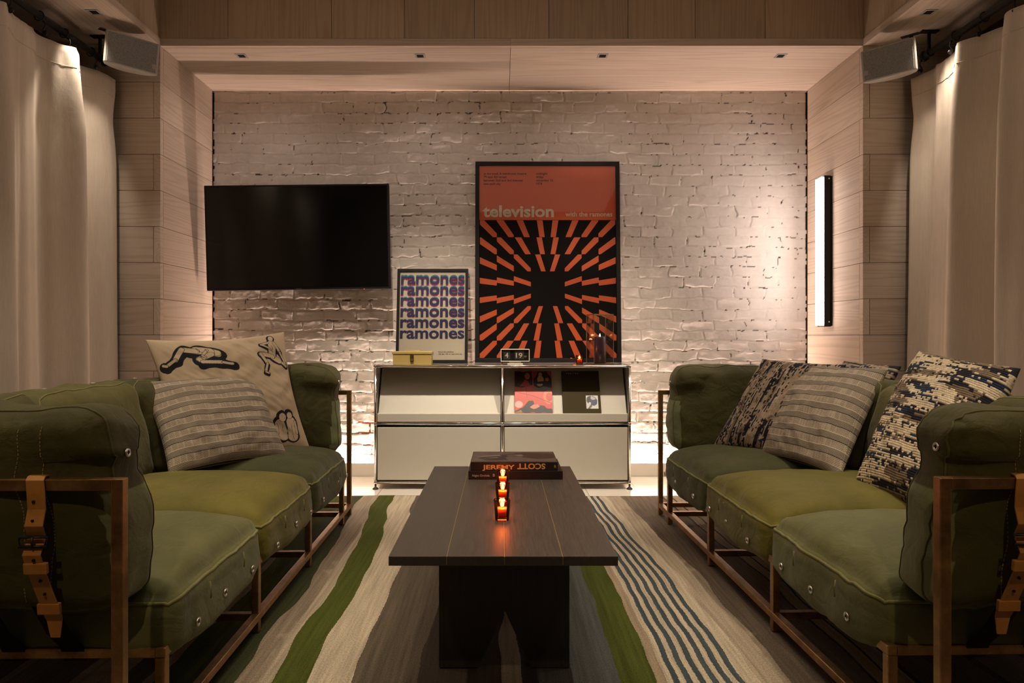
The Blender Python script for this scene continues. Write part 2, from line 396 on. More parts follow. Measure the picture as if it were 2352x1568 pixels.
def text_geo(body, width, x, z, y=0, bold=.0, height=None, align='L', rot180=False, space=1.0, shear=0):
    cu = bpy.data.curves.new('t', 'FONT'); cu.body = body; cu.size = 1; cu.offset = bold; cu.resolution_u = 3
    cu.space_character = space
    ob = bpy.data.objects.new('t', cu); COL.objects.link(ob); bpy.context.view_layer.update()
    dg = bpy.context.evaluated_depsgraph_get(); me = bpy.data.meshes.new_from_object(ob.evaluated_get(dg))
    vs = np.array([tuple(v.co) for v in me.vertices]); fs = [tuple(p.vertices) for p in me.polygons]
    bpy.data.objects.remove(ob); bpy.data.curves.remove(cu); bpy.data.meshes.remove(me)
    x0, x1 = vs[:, 0].min(), vs[:, 0].max(); k = width/(x1-x0); kz = k
    if height: kz = height/(vs[:, 1].max()-min(0, vs[:, 1].min()))
    vx = (vs[:, 0]-x0)*k; vz = vs[:, 1]*kz
    if rot180: vx = width-vx; vz = vz.max()-vz
    if align == 'C': vx = vx-width/2
    if align == 'R': vx = vx-width
    g = Geo(); g.add([(x+a, y, z+b) for a, b in zip(vx, vz)], fs); return g

# ------------------------------------------------------------------ room shell
YB = 4.44; YF = 3.75; XL = -1.87; XR = 1.99; ZS = 2.495; ZC = 3.0; WL = -2.42; WR = 2.52; YN = -2.0
struct('floor', Geo().box(WL, WR, YN, YB+.05, -.08, 0), M['marble'])
# brick wall with real relief
def brick_wall():
    nx, nz = 700, 440
    xs = np.linspace(XL, XR, nx); zs = np.linspace(0, ZS, nz); Xg, Zg = np.meshgrid(xs, zs)
    def vnoise(x, y, s):
        r = np.random.RandomState(s); T = r.rand(257, 257); xi = np.floor(x).astype(int); yi = np.floor(y).astype(int)
        fx = x-xi; fy = y-yi; fx = fx*fx*(3-2*fx); fy = fy*fy*(3-2*fy); g = lambda a, b: T[a % 257, b % 257]
        return (g(xi, yi)*(1-fx)+g(xi+1, yi)*fx)*(1-fy)+(g(xi, yi+1)*(1-fx)+g(xi+1, yi+1)*fx)*fy - .5
    hc = .0672; L = .205
    wz = Zg + .012*vnoise(Xg*6, Zg*6, 1) + .011*vnoise(Xg*24, Zg*26, 2) + .005*vnoise(Xg*60, Zg*60, 21) + .012*vnoise(Xg*1.5, Zg*3, 9)
    row = np.floor(wz/hc).astype(int); fz = wz/hc-row
    r2 = np.random.RandomState(5); jit = r2.rand(200)*.06
    wx = Xg + .022*vnoise(Xg*18, Zg*26, 3) + .006*vnoise(Xg*60, Zg*60, 22) + (row % 2)*L*.5 + jit[row % 200]
    colm = np.floor(wx/L).astype(int); fx = wx/L-colm
    dz = np.minimum(fz, 1-fz)*hc; dx = np.minimum(fx, 1-fx)*L
    R = r2.rand(97, 97, 4); rr = R[row % 97, colm % 97]
    fill = .45+.55*(vnoise(Xg*9, Zg*9, 4)+.5)
    mw = .0095; e = np.minimum(dz, dx*1.0); k = np.clip(e/mw, 0, 1); k = k*k*(3-2*k)
    h = (k-1)*.0075*fill
    h += (rr[..., 0]-.5)*.0035 + (rr[..., 1]-.5)*.005*(fx-.5)+(rr[..., 2]-.5)*.005*(fz-.5)
    h += .004*vnoise(Xg*14, Zg*20, 6)+.0022*vnoise(Xg*45, Zg*50, 7)+.006*vnoise(Xg*2.5, Zg*3, 8)
    ridge = np.exp(-((e-mw*.55)/.0028)**2)*np.clip(vnoise(Xg*22, Zg*26, 10)*3+.1, 0, 1)*.0055
    h += ridge
    h = h*.68
    P = np.stack([Xg, YB-h, Zg], -1)
    crack = (e < .0030) & (vnoise(Xg*48, Zg*60, 11)+.4*vnoise(Xg*3, Zg*3, 13) > .30)
    edge = ((Xg-XL < .006) | (XR-Xg < .006)) & (vnoise(Xg*0+1, Zg*40, 12) > -.15)
    c = np.ones((nz, nx, 3))*np.array([.66, .61, .55]); c[crack] = (.06, .045, .035)
    c[edge] = (.03, .025, .02)
    # bare red patch low beside the cabinet
    bare = (np.abs(Xg+.83) < .10) & (np.abs(Zg-.235) < .12) & (e < .0045) & (vnoise(Xg*20, Zg*20, 15) > -.2)
    c[bare] = (.20, .045, .02)
    g = Geo(); me = bpy.data.meshes.new('wall_back')
    me.vertices.add(nx*nz); me.vertices.foreach_set('co', P.astype(np.float32).ravel())
    ii, jj = np.meshgrid(np.arange(nz-1), np.arange(nx-1), indexing='ij'); a = (ii*nx+jj).ravel()
    F4 = np.stack([a, a+1, a+nx+1, a+nx], -1)
    me.loops.add(F4.size); me.loops.foreach_set('vertex_index', F4.ravel().astype(np.int32))
    me.polygons.add(len(F4)); me.polygons.foreach_set('loop_start', np.arange(0, F4.size, 4, dtype=np.int32))
    me.polygons.foreach_set('use_smooth', np.ones(len(F4), bool)); me.update(calc_edges=True)
    ca = me.color_attributes.new('paint', 'FLOAT_COLOR', 'POINT'); c4 = np.ones((nx*nz, 4), np.float32); c4[:, :3] = c.reshape(-1, 3)
    ca.data.foreach_set('color', c4.ravel()); me.materials.append(M['brick'])
    o = bpy.data.objects.new('wall_back', me); COL.objects.link(o); o['kind'] = 'structure'
brick_wall()
HB = .1985
def rows(off=0):
    z = ZS; i = 0
    while z > 0.001:
        yield i, max(0, z-HB), z; z -= HB; i += 1
G = .0012
def niche_corner_boards(reveal, front, x, s, xo):   # s = +1: wall lies at larger x
    gr = Geo(); gf = Geo(); c = .036
    bx = lambda g, a, b, y0, y1, z0, z1: g.box(min(a, b), max(a, b), y0, y1, z0+G, z1-G)
    for i, z0, z1 in rows():
        if i % 2 == 0:      # front board runs through to the corner, its end shows on the reveal
            bx(gf, x, xo, YF, YF+c, z0, z1); bx(gr, x, x+s*.04, YF+c+2*G, YB-.012, z0, z1)
        else:               # reveal board runs through to the corner
            bx(gf, x+s*(c+2*G), xo, YF, YF+c, z0, z1); bx(gr, x, x+s*c, YF, YF+c+G, z0, z1); bx(gr, x, x+s*.04, YF+c+G, YB-.012, z0, z1)
    struct(reveal, gr, M['wall_wood_y'], bevel=.0010); struct(front, gf, M['wall_wood'], bevel=.0010)
niche_corner_boards('wall_left', 'wall_front_left', XL, -1, WL)
niche_corner_boards('wall_right', 'wall_front_right', XR, 1, WR)
# backing so no light leaks between boards
struct('wall_backing', Geo().box(WL-.05, XL-.045, YF+.05, YB+.05, 0, ZS).box(XR+.045, WR+.05, YF+.05, YB+.05, 0, ZS).box(XL-.05, XR+.05, YB+.03, YB+.08, 0, ZS+.1), M['dark_wood'])
g = Geo()
for x0, x1 in ((XL-.04, .055), (.055, XR+.04)):
    g.box(x0+G, x1-G, YF+.031, YF+.35-G*.3, ZS, ZS+.03); g.box(x0+G, x1-G, YF+.35+G*.3, YB+.03, ZS, ZS+.03)
struct('ceiling_niche', g, M['wall_wood'], bevel=.0006)
g = Geo(); LIP = .04
for x0, x1 in ((XL-.1, .055), (.055, XR+.1)): g.box(x0+G*.2, x1-G*.2, YF, YF+.03, ZS, ZS+LIP)
struct('trim_1', g, M['wall_wood'], bevel=.001)
g = Geo(); xs_ = [XL-.02, -1.50, -.93, -.53, -.145, .265, .70, 1.07, 1.455, XR+.02]
for a, b in zip(xs_[:-1], xs_[1:]): g.box(a+G, b-G, YF+.004, YF+.03, ZS+LIP+.002, ZC)
struct('ceiling_fascia_back', g, M['wall_wood_z'], bevel=.001)
for nm, x, s in (('ceiling_fascia_left', XL, -1), ('ceiling_fascia_right', XR, 1)):
    g = Geo(); y = YF-.002
    while y > YN:
        g.box(min(x+s*.004, x+s*.03), max(x+s*.004, x+s*.03), max(YN, y-.39)+G, y-G, ZS+LIP+.002, ZC); y -= .39
    struct(nm, g, M['wall_wood_z'], bevel=.001)
for nm, x, s in (('trim_2', XL, -1), ('trim_3', XR, 1)):
    struct(nm, Geo().box(min(x, x+s*.03), max(x, x+s*.03), YN, YF-.002, ZS, ZS+LIP), M['wall_wood_y'], bevel=.001)
for nm, a, b in (('ceiling_soffit_left', WL, XL-.001), ('ceiling_soffit_right', XR+.001, WR)):
    g = Geo(); mid = (a+b)/2
    g.box(a, b, YN, YF-.001, ZS+.0005, ZS+.03); struct(nm, g, M['wall_wood_y'])
struct('ceiling', Geo().box(WL, WR, YN, YF+.05, ZC, ZC+.05), M['wall_wood_y'])
struct('wall_side_left', Geo().box(WL-.05, WL, YN, YF+.04, 0, ZS+.03), M['dark_wood'])
struct('wall_side_right', Geo().box(WR, WR+.05, YN, YF+.04, 0, ZS+.03), M['dark_wood'])
struct('wall_rear', Geo().box(WL, WR, YN-.05, YN, 0, ZC), M['wall_wood'])
struct('baseboard_back', Geo().box(XL, XR, 4.385, 4.408, 0, .084), M['ledge'], bevel=.002)

# ------------------------------------------------------------------ rug
def rug():
    nx, ny = 120, 150; x = np.linspace(-2.05, 2.15, nx); y = np.linspace(-.6, 3.83, ny); X, Y = np.meshgrid(x, y)
    Z = .0060+.0014*np.sin(X*9+np.sin(Y*4))*np.sin(Y*7+1.3*X)+.0008*np.sin(Y*17+X*3)
    Yw = Y+.006*np.sin(X*7)*(Y > 3.7)
    g = Geo(); top = np.stack([X, Yw, Z], -1); g.grid(top)
    bot = top.copy(); bot[..., 2] = .001; g.grid(bot)
    n = nx*ny
    per = [j for j in range(nx)]+[i*nx+nx-1 for i in range(1, ny)]+[(ny-1)*nx+j for j in range(nx-2, -1, -1)]+[i*nx for i in range(ny-2, 0, -1)]
    for a, b in zip(per, per[1:]+per[:1]): g.f.append((a, b, b+n, a+n))
    o = part('rug', g, M['rug'], smooth=True); setprops(o, 'flat woven rug with wavy green, cream, brown and blue stripes on the marble floor', 'rug')
rug()

# ------------------------------------------------------------------ sofas
def cushion(hx, hy, hz, r, n=26, dome=0., bow=0., amp=.004, seed=0, edgez=None, pleat=0.):
    """rounded box centred on 0 with clustered grid, dome on +z"""
    t = np.sin(np.linspace(-1, 1, n)*PI/2); t = .55*t+.45*np.linspace(-1, 1, n)
    half = np.array([hx, hy, hz]); key = {}; V = []; Fc = []
    def vid(p):
        k = tuple(round(c, 5) for c in p)
        if k not in key: key[k] = len(V); V.append(p)
        return key[k]
    for ax in range(3):
        for sg in (-1, 1):
            o = [i for i in range(3) if i != ax]
            ids = np.zeros((n, n), int)
            for i in range(n):
                for j in range(n):
                    p = [0, 0, 0]; p[ax] = sg; p[o[0]] = t[i]; p[o[1]] = t[j]; ids[i, j] = vid(tuple(p))
            for i in range(n-1):
                for j in range(n-1): Fc.append((ids[i, j], ids[i+1, j], ids[i+1, j+1], ids[i, j+1]))
    out = []
    for p in V:
        a = np.array(p)*half; q = np.clip(a, -(half-r), half-r); d = a-q; L = np.linalg.norm(d)
        nn = d/L if L > 1e-9 else np.array([0, 0, 1.])
        if L < 1e-9: pos = a
        else: pos = q+nn*r
        fx, fy, fz = p
        wt = max(0, 1-fx**4)*max(0, 1-fy**4)
        if fz > -.2: pos[2] += dome*wt**.8*(fz+.2)/1.2
        pos[0] += bow*np.sign(fx)*abs(fx)**3*(1-fz*fz)*(1-fy**4)
        pos[1] += bow*.7*np.sign(fy)*abs(fy)**3*(1-fz*fz)*(1-fx**4)
        w_ = noise.noise(Vector(pos)*9+Vector((seed*3.1, seed, 0)))*amp*1.6 + noise.noise(Vector((pos[0]*26, pos[1]*26, pos[2]*12+seed)))*amp*.7
        rad = a/np.linalg.norm(a)
        if pleat:
            ed = max(abs(fx), abs(fy)); s = fx*hx if abs(fy) > abs(fx) else fy*hy
            rp = math.exp(-((1-ed)/.16)**2)*pleat*math.sin(s*120+6*noise.noise(Vector(pos)*12))*max(0, noise.noise(Vector(pos)*7+Vector((0, seed*5., 0)))+.35)
            pos = pos+np.array([0, 0, 1.])*rp
        out.append(tuple(pos+rad*w_))
    cushion.P = V; cushion.t = t
    return out, Fc
def ring(ax, val, verts):
    """closed loop of the cushion's own vertices at grid level val along axis ax"""
    t = cushion.t; tv = t[int(np.argmin(np.abs(t-val)))]; o = [i for i in range(3) if i != ax]
    ids = [i for i, p in enumerate(cushion.P) if abs(p[ax]-tv) < 1e-4 and max(abs(p[o[0]]), abs(p[o[1]])) > .9999]
    ids.sort(key=lambda i: math.atan2(cushion.P[i][o[1]], cushion.P[i][o[0]]))
    return [verts[i] for i in ids]
def rounded_rect(hx, hy, r, z, n=8, edge=10):
    pts = []
    for cx, cy, a0 in ((hx-r, hy-r, 0), (-hx+r, hy-r, 90), (-hx+r, -hy+r, 180), (hx-r, -hy+r, 270)):
        for k in range(n+1):
            a = math.radians(a0+90*k/n); pts.append(Vector((cx+r*math.cos(a), cy+r*math.sin(a), z)))
    res = []
    for a, b in zip(pts, pts[1:]+pts[:1]):
        L = (b-a).length; m = max(1, int(L/.03))
        for k in range(m): res.append(a.lerp(b, k/m))
    return res
def xform(pts, Mx): return [tuple(Mx @ Vector(p)) for p in pts]
def grommet(parent, pos, nrm, r=.0105):
    R = Vector(nrm).to_track_quat('Z', 'Y').to_matrix().to_4x4(); T = Matrix.Translation(pos) @ R
    prof = [(r*.48, 0), (r*.5, .0022), (r*.75, .0032), (r, .002), (r*1.02, 0), (r, -.002), (r*.48, -.002)]
    g = Geo().lathe(prof, n=20, closed=True); g.v = xform(g.v, T)
    part('grommet', g, M['steel'], parent, smooth=True)
    h = Geo().lathe([(.0001, .0006), (r*.5, .0006)], n=16); h.v = xform(h.v, T)
    part('eyelet_hole', h, M['black_matte'], parent, fixn=False)

T_ = .011
def make_sofa(label, loc, rz, S, seed):
    root = thing('sofa', label, 'sofa', loc, (0, 0, rz), 'canvas sofas facing each other across the table')
    tb = M['tube']
    def bx(g, u0, u1, v0, v1, z0, z1): g.box(min(S*u0, S*u1), max(S*u0, S*u1), v0, v1, z0, z1)
    U = .88; VE = 1.055; Z0 = .009
    for sv in (-1, 1):
        g = Geo(); v = sv*VE
        bx(g, -T_, T_, v-T_, v+T_, Z0, .63); bx(g, U-T_, U+T_, v-T_, v+T_, Z0, .63)
        bx(g, T_, U-T_, v-T_, v+T_, .608, .63); bx(g, T_, U-T_, v-T_, v+T_, .045, .067)
        part('arm_frame', g, tb, root, bevel=.002)
    g = Geo()
    for u in (0, U):
        bx(g, u-T_, u+T_, -VE+T_, VE-T_, .045, .067)
        bx(g, u-T_, u+T_, -.896, .896, .212, .234)
    for v in (-.885, -.295, .295, .885):
        bx(g, T_, U-T_, v-T_, v+T_, .045, .067); bx(g, T_, U-T_, v-T_, v+T_, .212, .234)
    part('base_frame', g, tb, root, bevel=.002)
    g = Geo(); bx(g, U-T_, U+T_, -VE+T_, VE-T_, .608, .63); part('back_frame', g, tb, root, bevel=.002)
    for v in (-.885, -.295, .295, .885):
        for u in (0, U):
            g = Geo(); bx(g, u-T_+.001, u+T_+.001, v-T_, v+T_, Z0, .212); part('leg', g, tb, root, bevel=.002)
    # seat support webbing
    g = Geo()
    for k in range(12):
        v = -.82+k*.149; bx(g, .012, U-.012, v-.025, v+.025, .234, .238)
    part('seat_webbing', g, M['webbing'], root)
    # seat cushions
    for i, (vc, key) in enumerate(((-.595, 'near'), (0.0, 'mid'), (.595, 'far'))):
        hx, hy, hz = .345, .297, .068
        vs, fs = cushion(hx, hy, hz, .045, 30, dome=.062, bow=.006, amp=.0055, seed=seed+i*7, pleat=.004)
        v2 = []
        for (x, y, z) in vs:
            if z < 0:   # soft sagging underside, fuller at the front edge
                fr = max(0, (-x/hx)); z -= (.012+.022*fr*fr)*(1-(y/hy)**2*.7)+.006*noise.noise(Vector((x*6, y*9, seed+i)))
                x -= .010*fr*(1-(y/hy)**2)
            v2.append((S*(x+hx-.022), y+vc, z+.268+.012))
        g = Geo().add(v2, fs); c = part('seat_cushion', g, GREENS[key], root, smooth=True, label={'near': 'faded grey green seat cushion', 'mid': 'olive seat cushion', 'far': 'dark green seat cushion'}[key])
        # piping round the upper edge
        pth = ring(2, .72, v2)
        part('piping', Geo().tube(pth, .0042, 8, closed=True), GREENS['pipe'], c, smooth=True)
        # stitched flap lines on the front face
        rr = random.Random(seed*10+i)
        for vg in {'near': (-.20, -.02, .17), 'mid': (-.19, .0, .2), 'far': (-.2, .05, .22)}[key]:
            vg += rr.uniform(-.02, .02)
            grommet(c, (S*-.0375, vc+vg, .252+rr.uniform(-.01, .008)), (-S, 0, -.05))
        for vg in (-.13, .09):
            zz = .315; part('buttonhole', Geo().tube([(S*-.0365, vc+vg, zz), (S*-.0392, vc+vg, zz-.02), (S*-.0385, vc+vg, zz-.04)], .0018, 6), GREENS['pipe'], c, smooth=True)
    # arm cushions
    for sv in (-1, 1):
        hx, hz, hy = .315, .205, .080; fades = []
        vs, fs = cushion(hx, hz, hy, .050, 28, amp=.008, seed=seed+40+sv, pleat=.006, bow=.008)
        lean = .055; v2 = []
        for (x, y, z) in vs:                      # x->u, y->height, z->thickness
            th = z*(1.0+.25*(1-(x/hx)**2)*(1-(y/hz)**2))
            fy = (y/hz)
            if fy > .55 and x < -hx*.6: # slumped top front corner
                th *= 1.15; y -= .012*((-x/hx-.6)/.4)**2
            y += .014*noise.noise(Vector((x*5+seed, sv*3.0, .3)))*(fy > .4)
            x += .007*noise.noise(Vector((y*8, seed+sv, 1.7)))
            # pinched waist
            x += .014*math.exp(-((fy-.35)/.18)**2)*(1 if x < 0 else 0)
            fades.append(1. if (x < -hx*.93 and fy < .20 and abs(z) < .079) else 0.)
            v2.append((S*(x+hx+.024+.016*max(0, fy)), sv*(.948+fy*lean*.5)+sv*th, y+.552))
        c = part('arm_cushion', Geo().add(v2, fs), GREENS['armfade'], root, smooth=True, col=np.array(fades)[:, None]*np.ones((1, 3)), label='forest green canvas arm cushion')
        # seams round both faces
        for side in (-1, 1): part('seam', Geo().tube(ring(2, side*.62, v2), .0024, 6, closed=True), GREENS['seam'], c, smooth=True)
        # twin lines of tan stitching down the outer face
        for kk in (6, 8):
            ids = [i for i, p in enumerate(cushion.P) if p[2] == 1 and abs(p[0]-cushion.t[kk]) < 1e-6]; ids.sort(key=lambda i: cushion.P[i][1])
            pts = [Vector(v2[i])+Vector((S*.035*(1-(n_/len(ids)))**2, sv*.0012, 0)) for n_, i in enumerate(ids)]; fine = []
            for a_, b_ in zip(pts[3:-3], pts[4:-2]):
                m = max(1, round((b_-a_).length/.008)); fine += [a_.lerp(b_, q/m) for q in range(m)]
            g = Geo()
            for a_, b_ in zip(fine[:-1], fine[1:]): g.tube([a_.lerp(b_, .1), a_.lerp(b_, .72)], .0009, 5)
            part('stitching', g, M['stitch'], c)
        cand = [q for q in v2 if abs(q[2]-.655) < .03 and abs(abs(q[1])-.965) < .03]; gp = min(cand, key=lambda q: S*q[0])
        grommet(c, (gp[0]-S*.001, gp[1], gp[2]), (-S, 0, 0.1), .009)
        # leather belts and webbing
        for si, su in enumerate((.15, .275, .46, .62)):
            prof = [(VE-.017, .600), (VE-.0155, .630), (VE-.004, .6345), (VE+.006, .634), (VE+.0155, .629), (VE+.0165, .605), (VE+.0155, .575),
                    (VE+.022, .545), (VE+.008, .52), (VE+.020, .49), (VE+.005, .455), (VE-.012, .415), (VE-.028, .375), (VE-.038, .345), (VE-.040, .310)]
            path = [Vector((S*(su+.004*math.sin(i*.8+si)), sv*a, b)) for i, (a, b) in enumerate(prof)]
            # smooth subdivision
            pp = []
            for i in range(len(path)-1):
                for k in range(3): pp.append(path[i].lerp(path[i+1], k/3))
            pp.append(path[-1])
            wd = [.034]*(len(pp)-4)+[.030, .026, .022, .018]
            st = part('leather_strap', Geo().ribbon(pp, (1, 0, 0), wd, .0035), M['leather'], root, bevel=.001, label='tan leather belt buckled over arm rail')
            q = path[8]; g = Geo()
            by = sv*(VE+.020); bz = .515
            g.tube([(S*su-.026, by, bz+.009), (S*su+.026, by, bz+.009), (S*su+.026, by, bz-.009), (S*su-.026, by, bz-.009)], .0033, 8, closed=True)
            g.tube([(S*su, by+sv*.003, bz+.009), (S*su, by+sv*.004, bz-.010)], .0022, 6)
            part('buckle', g, M['iron'], st, smooth=True)
            for (lz, lv) in ((.463, VE+.012), (.372, VE-.027)):
                g = Geo().ribbon([(S*su, sv*(lv+.001), lz+.011), (S*su, sv*(lv-.001), lz-.011)], (1, 0, 0), .043, .010); part('keeper_loop', g, M['leather'], st, bevel=.002)
            for hz_, hv in ((.590, VE+.0182), (.555, VE+.0205), (.480, VE+.0185), (.435, VE-.001), (.405, VE-.014)):
                if sv < 0: part('punched_hole', Geo().tube([(S*su, sv*(hv-.0005), hz_), (S*su, sv*(hv+.0022), hz_)], .0028, 10), M['black_matte'], st)
            # black webbing from behind the belt down to the seat rail
            w_ = [(VE-.028, .52), (VE-.040, .44), (VE-.066, .36), (VE-.110, .29), (.900, .240), (.885, .205), (.872, .212)]
            g = Geo().ribbon([(S*(su+.035), sv*a, b) for a, b in w_], (1, 0, 0), .048, .003); part('webbing_strap', g, M['webbing'], root)
        g = Geo().box(min(S*.085, S*.20), max(S*.085, S*.20), sv*(VE-.035)-.006, sv*(VE-.035)+.006, .634, .652)
        part('leather_patch', g, M['leather'], root, bevel=.003)
    # back cushions
    for i, (vc, key) in enumerate(((-.56, 'arm'), (0.0, 'back'), (.56, 'arm'))):
        hx, hy, hz = .085, .275, .185
        vs, fs = cushion(hx, hy, hz, .055, 22, amp=.009, seed=seed+80+i, pleat=.0)
        v2 = []
        for (x, y, z) in vs:
            fz = z/hz; th = x*(1+.3*(1-fz**2)*(1-(y/hy)**2))
            v2.append((S*(.685+fz*.045+th), y+vc, z+.540+.010*noise.noise(Vector((y*6, seed, 3.)))))
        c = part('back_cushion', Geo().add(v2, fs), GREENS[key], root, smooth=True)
        for gv in (-.15, .12): grommet(c, (S*.73, vc+gv, .5405+hz+.004), (0, 0, 1), .010)
        part('seam', Geo().tube(ring(0, -.6 , v2), .003, 6, closed=True), GREENS['pipe'], c, smooth=True)
    return root
make_sofa('olive canvas sofa left of the table under a printed pillow', (-.741, 2.355, 0), math.radians(.84), -1, 3)
make_sofa('olive canvas sofa right of the table holding four woven pillows', (.824, 2.365, 0), math.radians(1.28), 1, 11)

# ------------------------------------------------------------------ pillows
def pillow_surface(c, n, Tf, Tb, k=.07, seed=0, wr=.004, floppy=0.):
    """c = BL, BR, TR, TL. returns front grid, back grid, U, V"""
    BL, BR, TR, TL = [np.array(p) for p in c]
    s = np.sin(np.linspace(-1, 1, n)*PI/2)*.35+np.linspace(-1, 1, n)*.65
    U, V = np.meshgrid(s, s)
    a = (U+1)/2; b = (V+1)/2
    def bil(a, b): return ((1-a)*(1-b))[..., None]*BL+(a*(1-b))[..., None]*BR+(a*b)[..., None]*TR+((1-a)*b)[..., None]*TL
    C = bil(np.array([[.5]]), np.array([[.5]]))[0, 0]
    P = bil(a, b)
    sh = 1-k*((1-U**2)*np.abs(V)**3+(1-V**2)*np.abs(U)**3)
    P = C+(P-C)*sh[..., None]
    N = np.cross(BR-BL, TL-BL); N /= np.linalg.norm(N)
    if N[1] > 0: N = -N
    base = np.clip((1-U**2)*(1-V**2), 0, 1)
    th = base**.42
    W = np.zeros_like(U)
    for i in range(n):
        for j in range(n):
            u, v = U[i, j], V[i, j]
            W[i, j] = noise.noise(Vector((u*2.2+seed, v*2.2, seed*.7)))*1.6+noise.noise(Vector((u*6+seed, v*6, 4.)))*.8+.2*noise.noise(Vector(((u+v)*12, (u-v)*2.5, seed)))
    mask = np.clip(base*4, 0, 1)
    fl = floppy*(np.clip(V, 0, 1)**2)*(U)  # twist
    Fg = P+N*(Tf*th+wr*W*mask+fl)[..., None]; Bg = P-N*(Tb*th-fl)[..., None]
    return Fg, Bg, U, V, N
def make_pillow(label, c, Tf, Tb, mat, n=70, col=None, disp=None, group=None, cat='pillow', uvrot=False, **kw):
    Fg, Bg, U, V, N = pillow_surface(c, n, Tf, Tb, **kw)
    cols = None
    if disp is not None:
        h, cc = disp(U, V); m = np.clip((1-U**2)*(1-V**2)*30, 0, 1)
        Fg = Fg+N*(h*m)[..., None]; Bg = Bg-N*(h*m)[..., None]; cols = np.concatenate([cc.reshape(-1, 3)]*2)
    elif col is not None:
        cc = col(U, V); cols = np.concatenate([cc.reshape(-1, 3), np.ones_like(cc.reshape(-1, 3))*cc[n//2, n//2]])
    base = np.mean([np.array(p) for p in c[:2]], axis=0)
    g = Geo(); g.grid(Fg-base); g.grid(Bg-base, flip=True)
    uv = np.stack([(U+1)/2, (V+1)/2], -1).reshape(-1, 2)
    if uvrot: uv = uv[:, ::-1]
    root = thing('pillow', label, cat, tuple(base), group=group)
    o = part('cover', g, mat, root, smooth=True, uvs=np.concatenate([uv, uv]), col=cols, fixn=False)
    bm = bmesh.new(); bm.from_mesh(o.data); bmesh.ops.remove_doubles(bm, verts=bm.verts, dist=1e-5); bmesh.ops.recalc_face_normals(bm, faces=bm.faces); bm.to_mesh(o.data); bm.free()
    per = list(Fg[0])+list(Fg[1:, -1])+list(Fg[-1, ::-1][1:])+list(Fg[::-1, 0][1:-1])
    return root, o, (Fg, U, V, N, base), per
SG = 'woven pillows on the sofas'
def sub(per, base, r, mat, root, step=2):
    p = [tuple(q-base) for q in per[::step]]
    part('seam', Geo().tube(p, r, 6, closed=True), mat, root, smooth=True)
# left striped
c = [at(388, 1092, 2.50), at(662, 1050, 2.90), at(592, 860, 3.12), at(316, 878, 2.74)]
r_, o_, s_, per = make_pillow('grey striped woven pillow leaning on the printed pillow', c, .070, .04, M['stripe'], seed=2, wr=.007, k=.075, group=SG)
c = [at(1746, 1046, 2.92), at(1930, 1100, 2.44), at(2042, 846, 2.74), at(1838, 836, 3.16)]
r_, o_, s_, per = make_pillow('grey striped woven pillow between two chunky pillows on right sofa', c, .072, .05, M['stripe'], seed=9, wr=.007, k=.075, group=SG)
# printed pillow
def inpoly(U, V, poly):
    ins = np.zeros(U.shape, bool); n = len(poly)
    for i in range(n):
        x1, y1 = poly[i]; x2, y2 = poly[(i+1) % n]
        cnd = ((y1 > V) != (y2 > V)); xi = (x2-x1)*(V-y1)/((y2-y1) if y2 != y1 else 1e-9)+x1
        ins ^= cnd & (U < xi)
    return ins
def segdist(U, V, pts):
    d = np.full(U.shape, 9.)
    for (x1, y1), (x2, y2) in zip(pts[:-1], pts[1:]):
        L = (x2-x1)**2+(y2-y1)**2+1e-12; t = np.clip(((U-x1)*(x2-x1)+(V-y1)*(y2-y1))/L, 0, 1)
        d = np.minimum(d, np.hypot(U-x1-t*(x2-x1), V-y1-t*(y2-y1)))
    return d
def smoothpoly(pts, it=2, closed=True):
    for _ in range(it):
        q = []; n = len(pts)
        rng_ = range(n if closed else n-1)
        if not closed: q.append(pts[0])
        for i in rng_:
            a = pts[i]; b = pts[(i+1) % n]; q += [(.75*a[0]+.25*b[0], .75*a[1]+.25*b[1]), (.25*a[0]+.75*b[0], .25*a[1]+.75*b[1])]
        if not closed: q.append(pts[-1])
        pts = q
    return pts
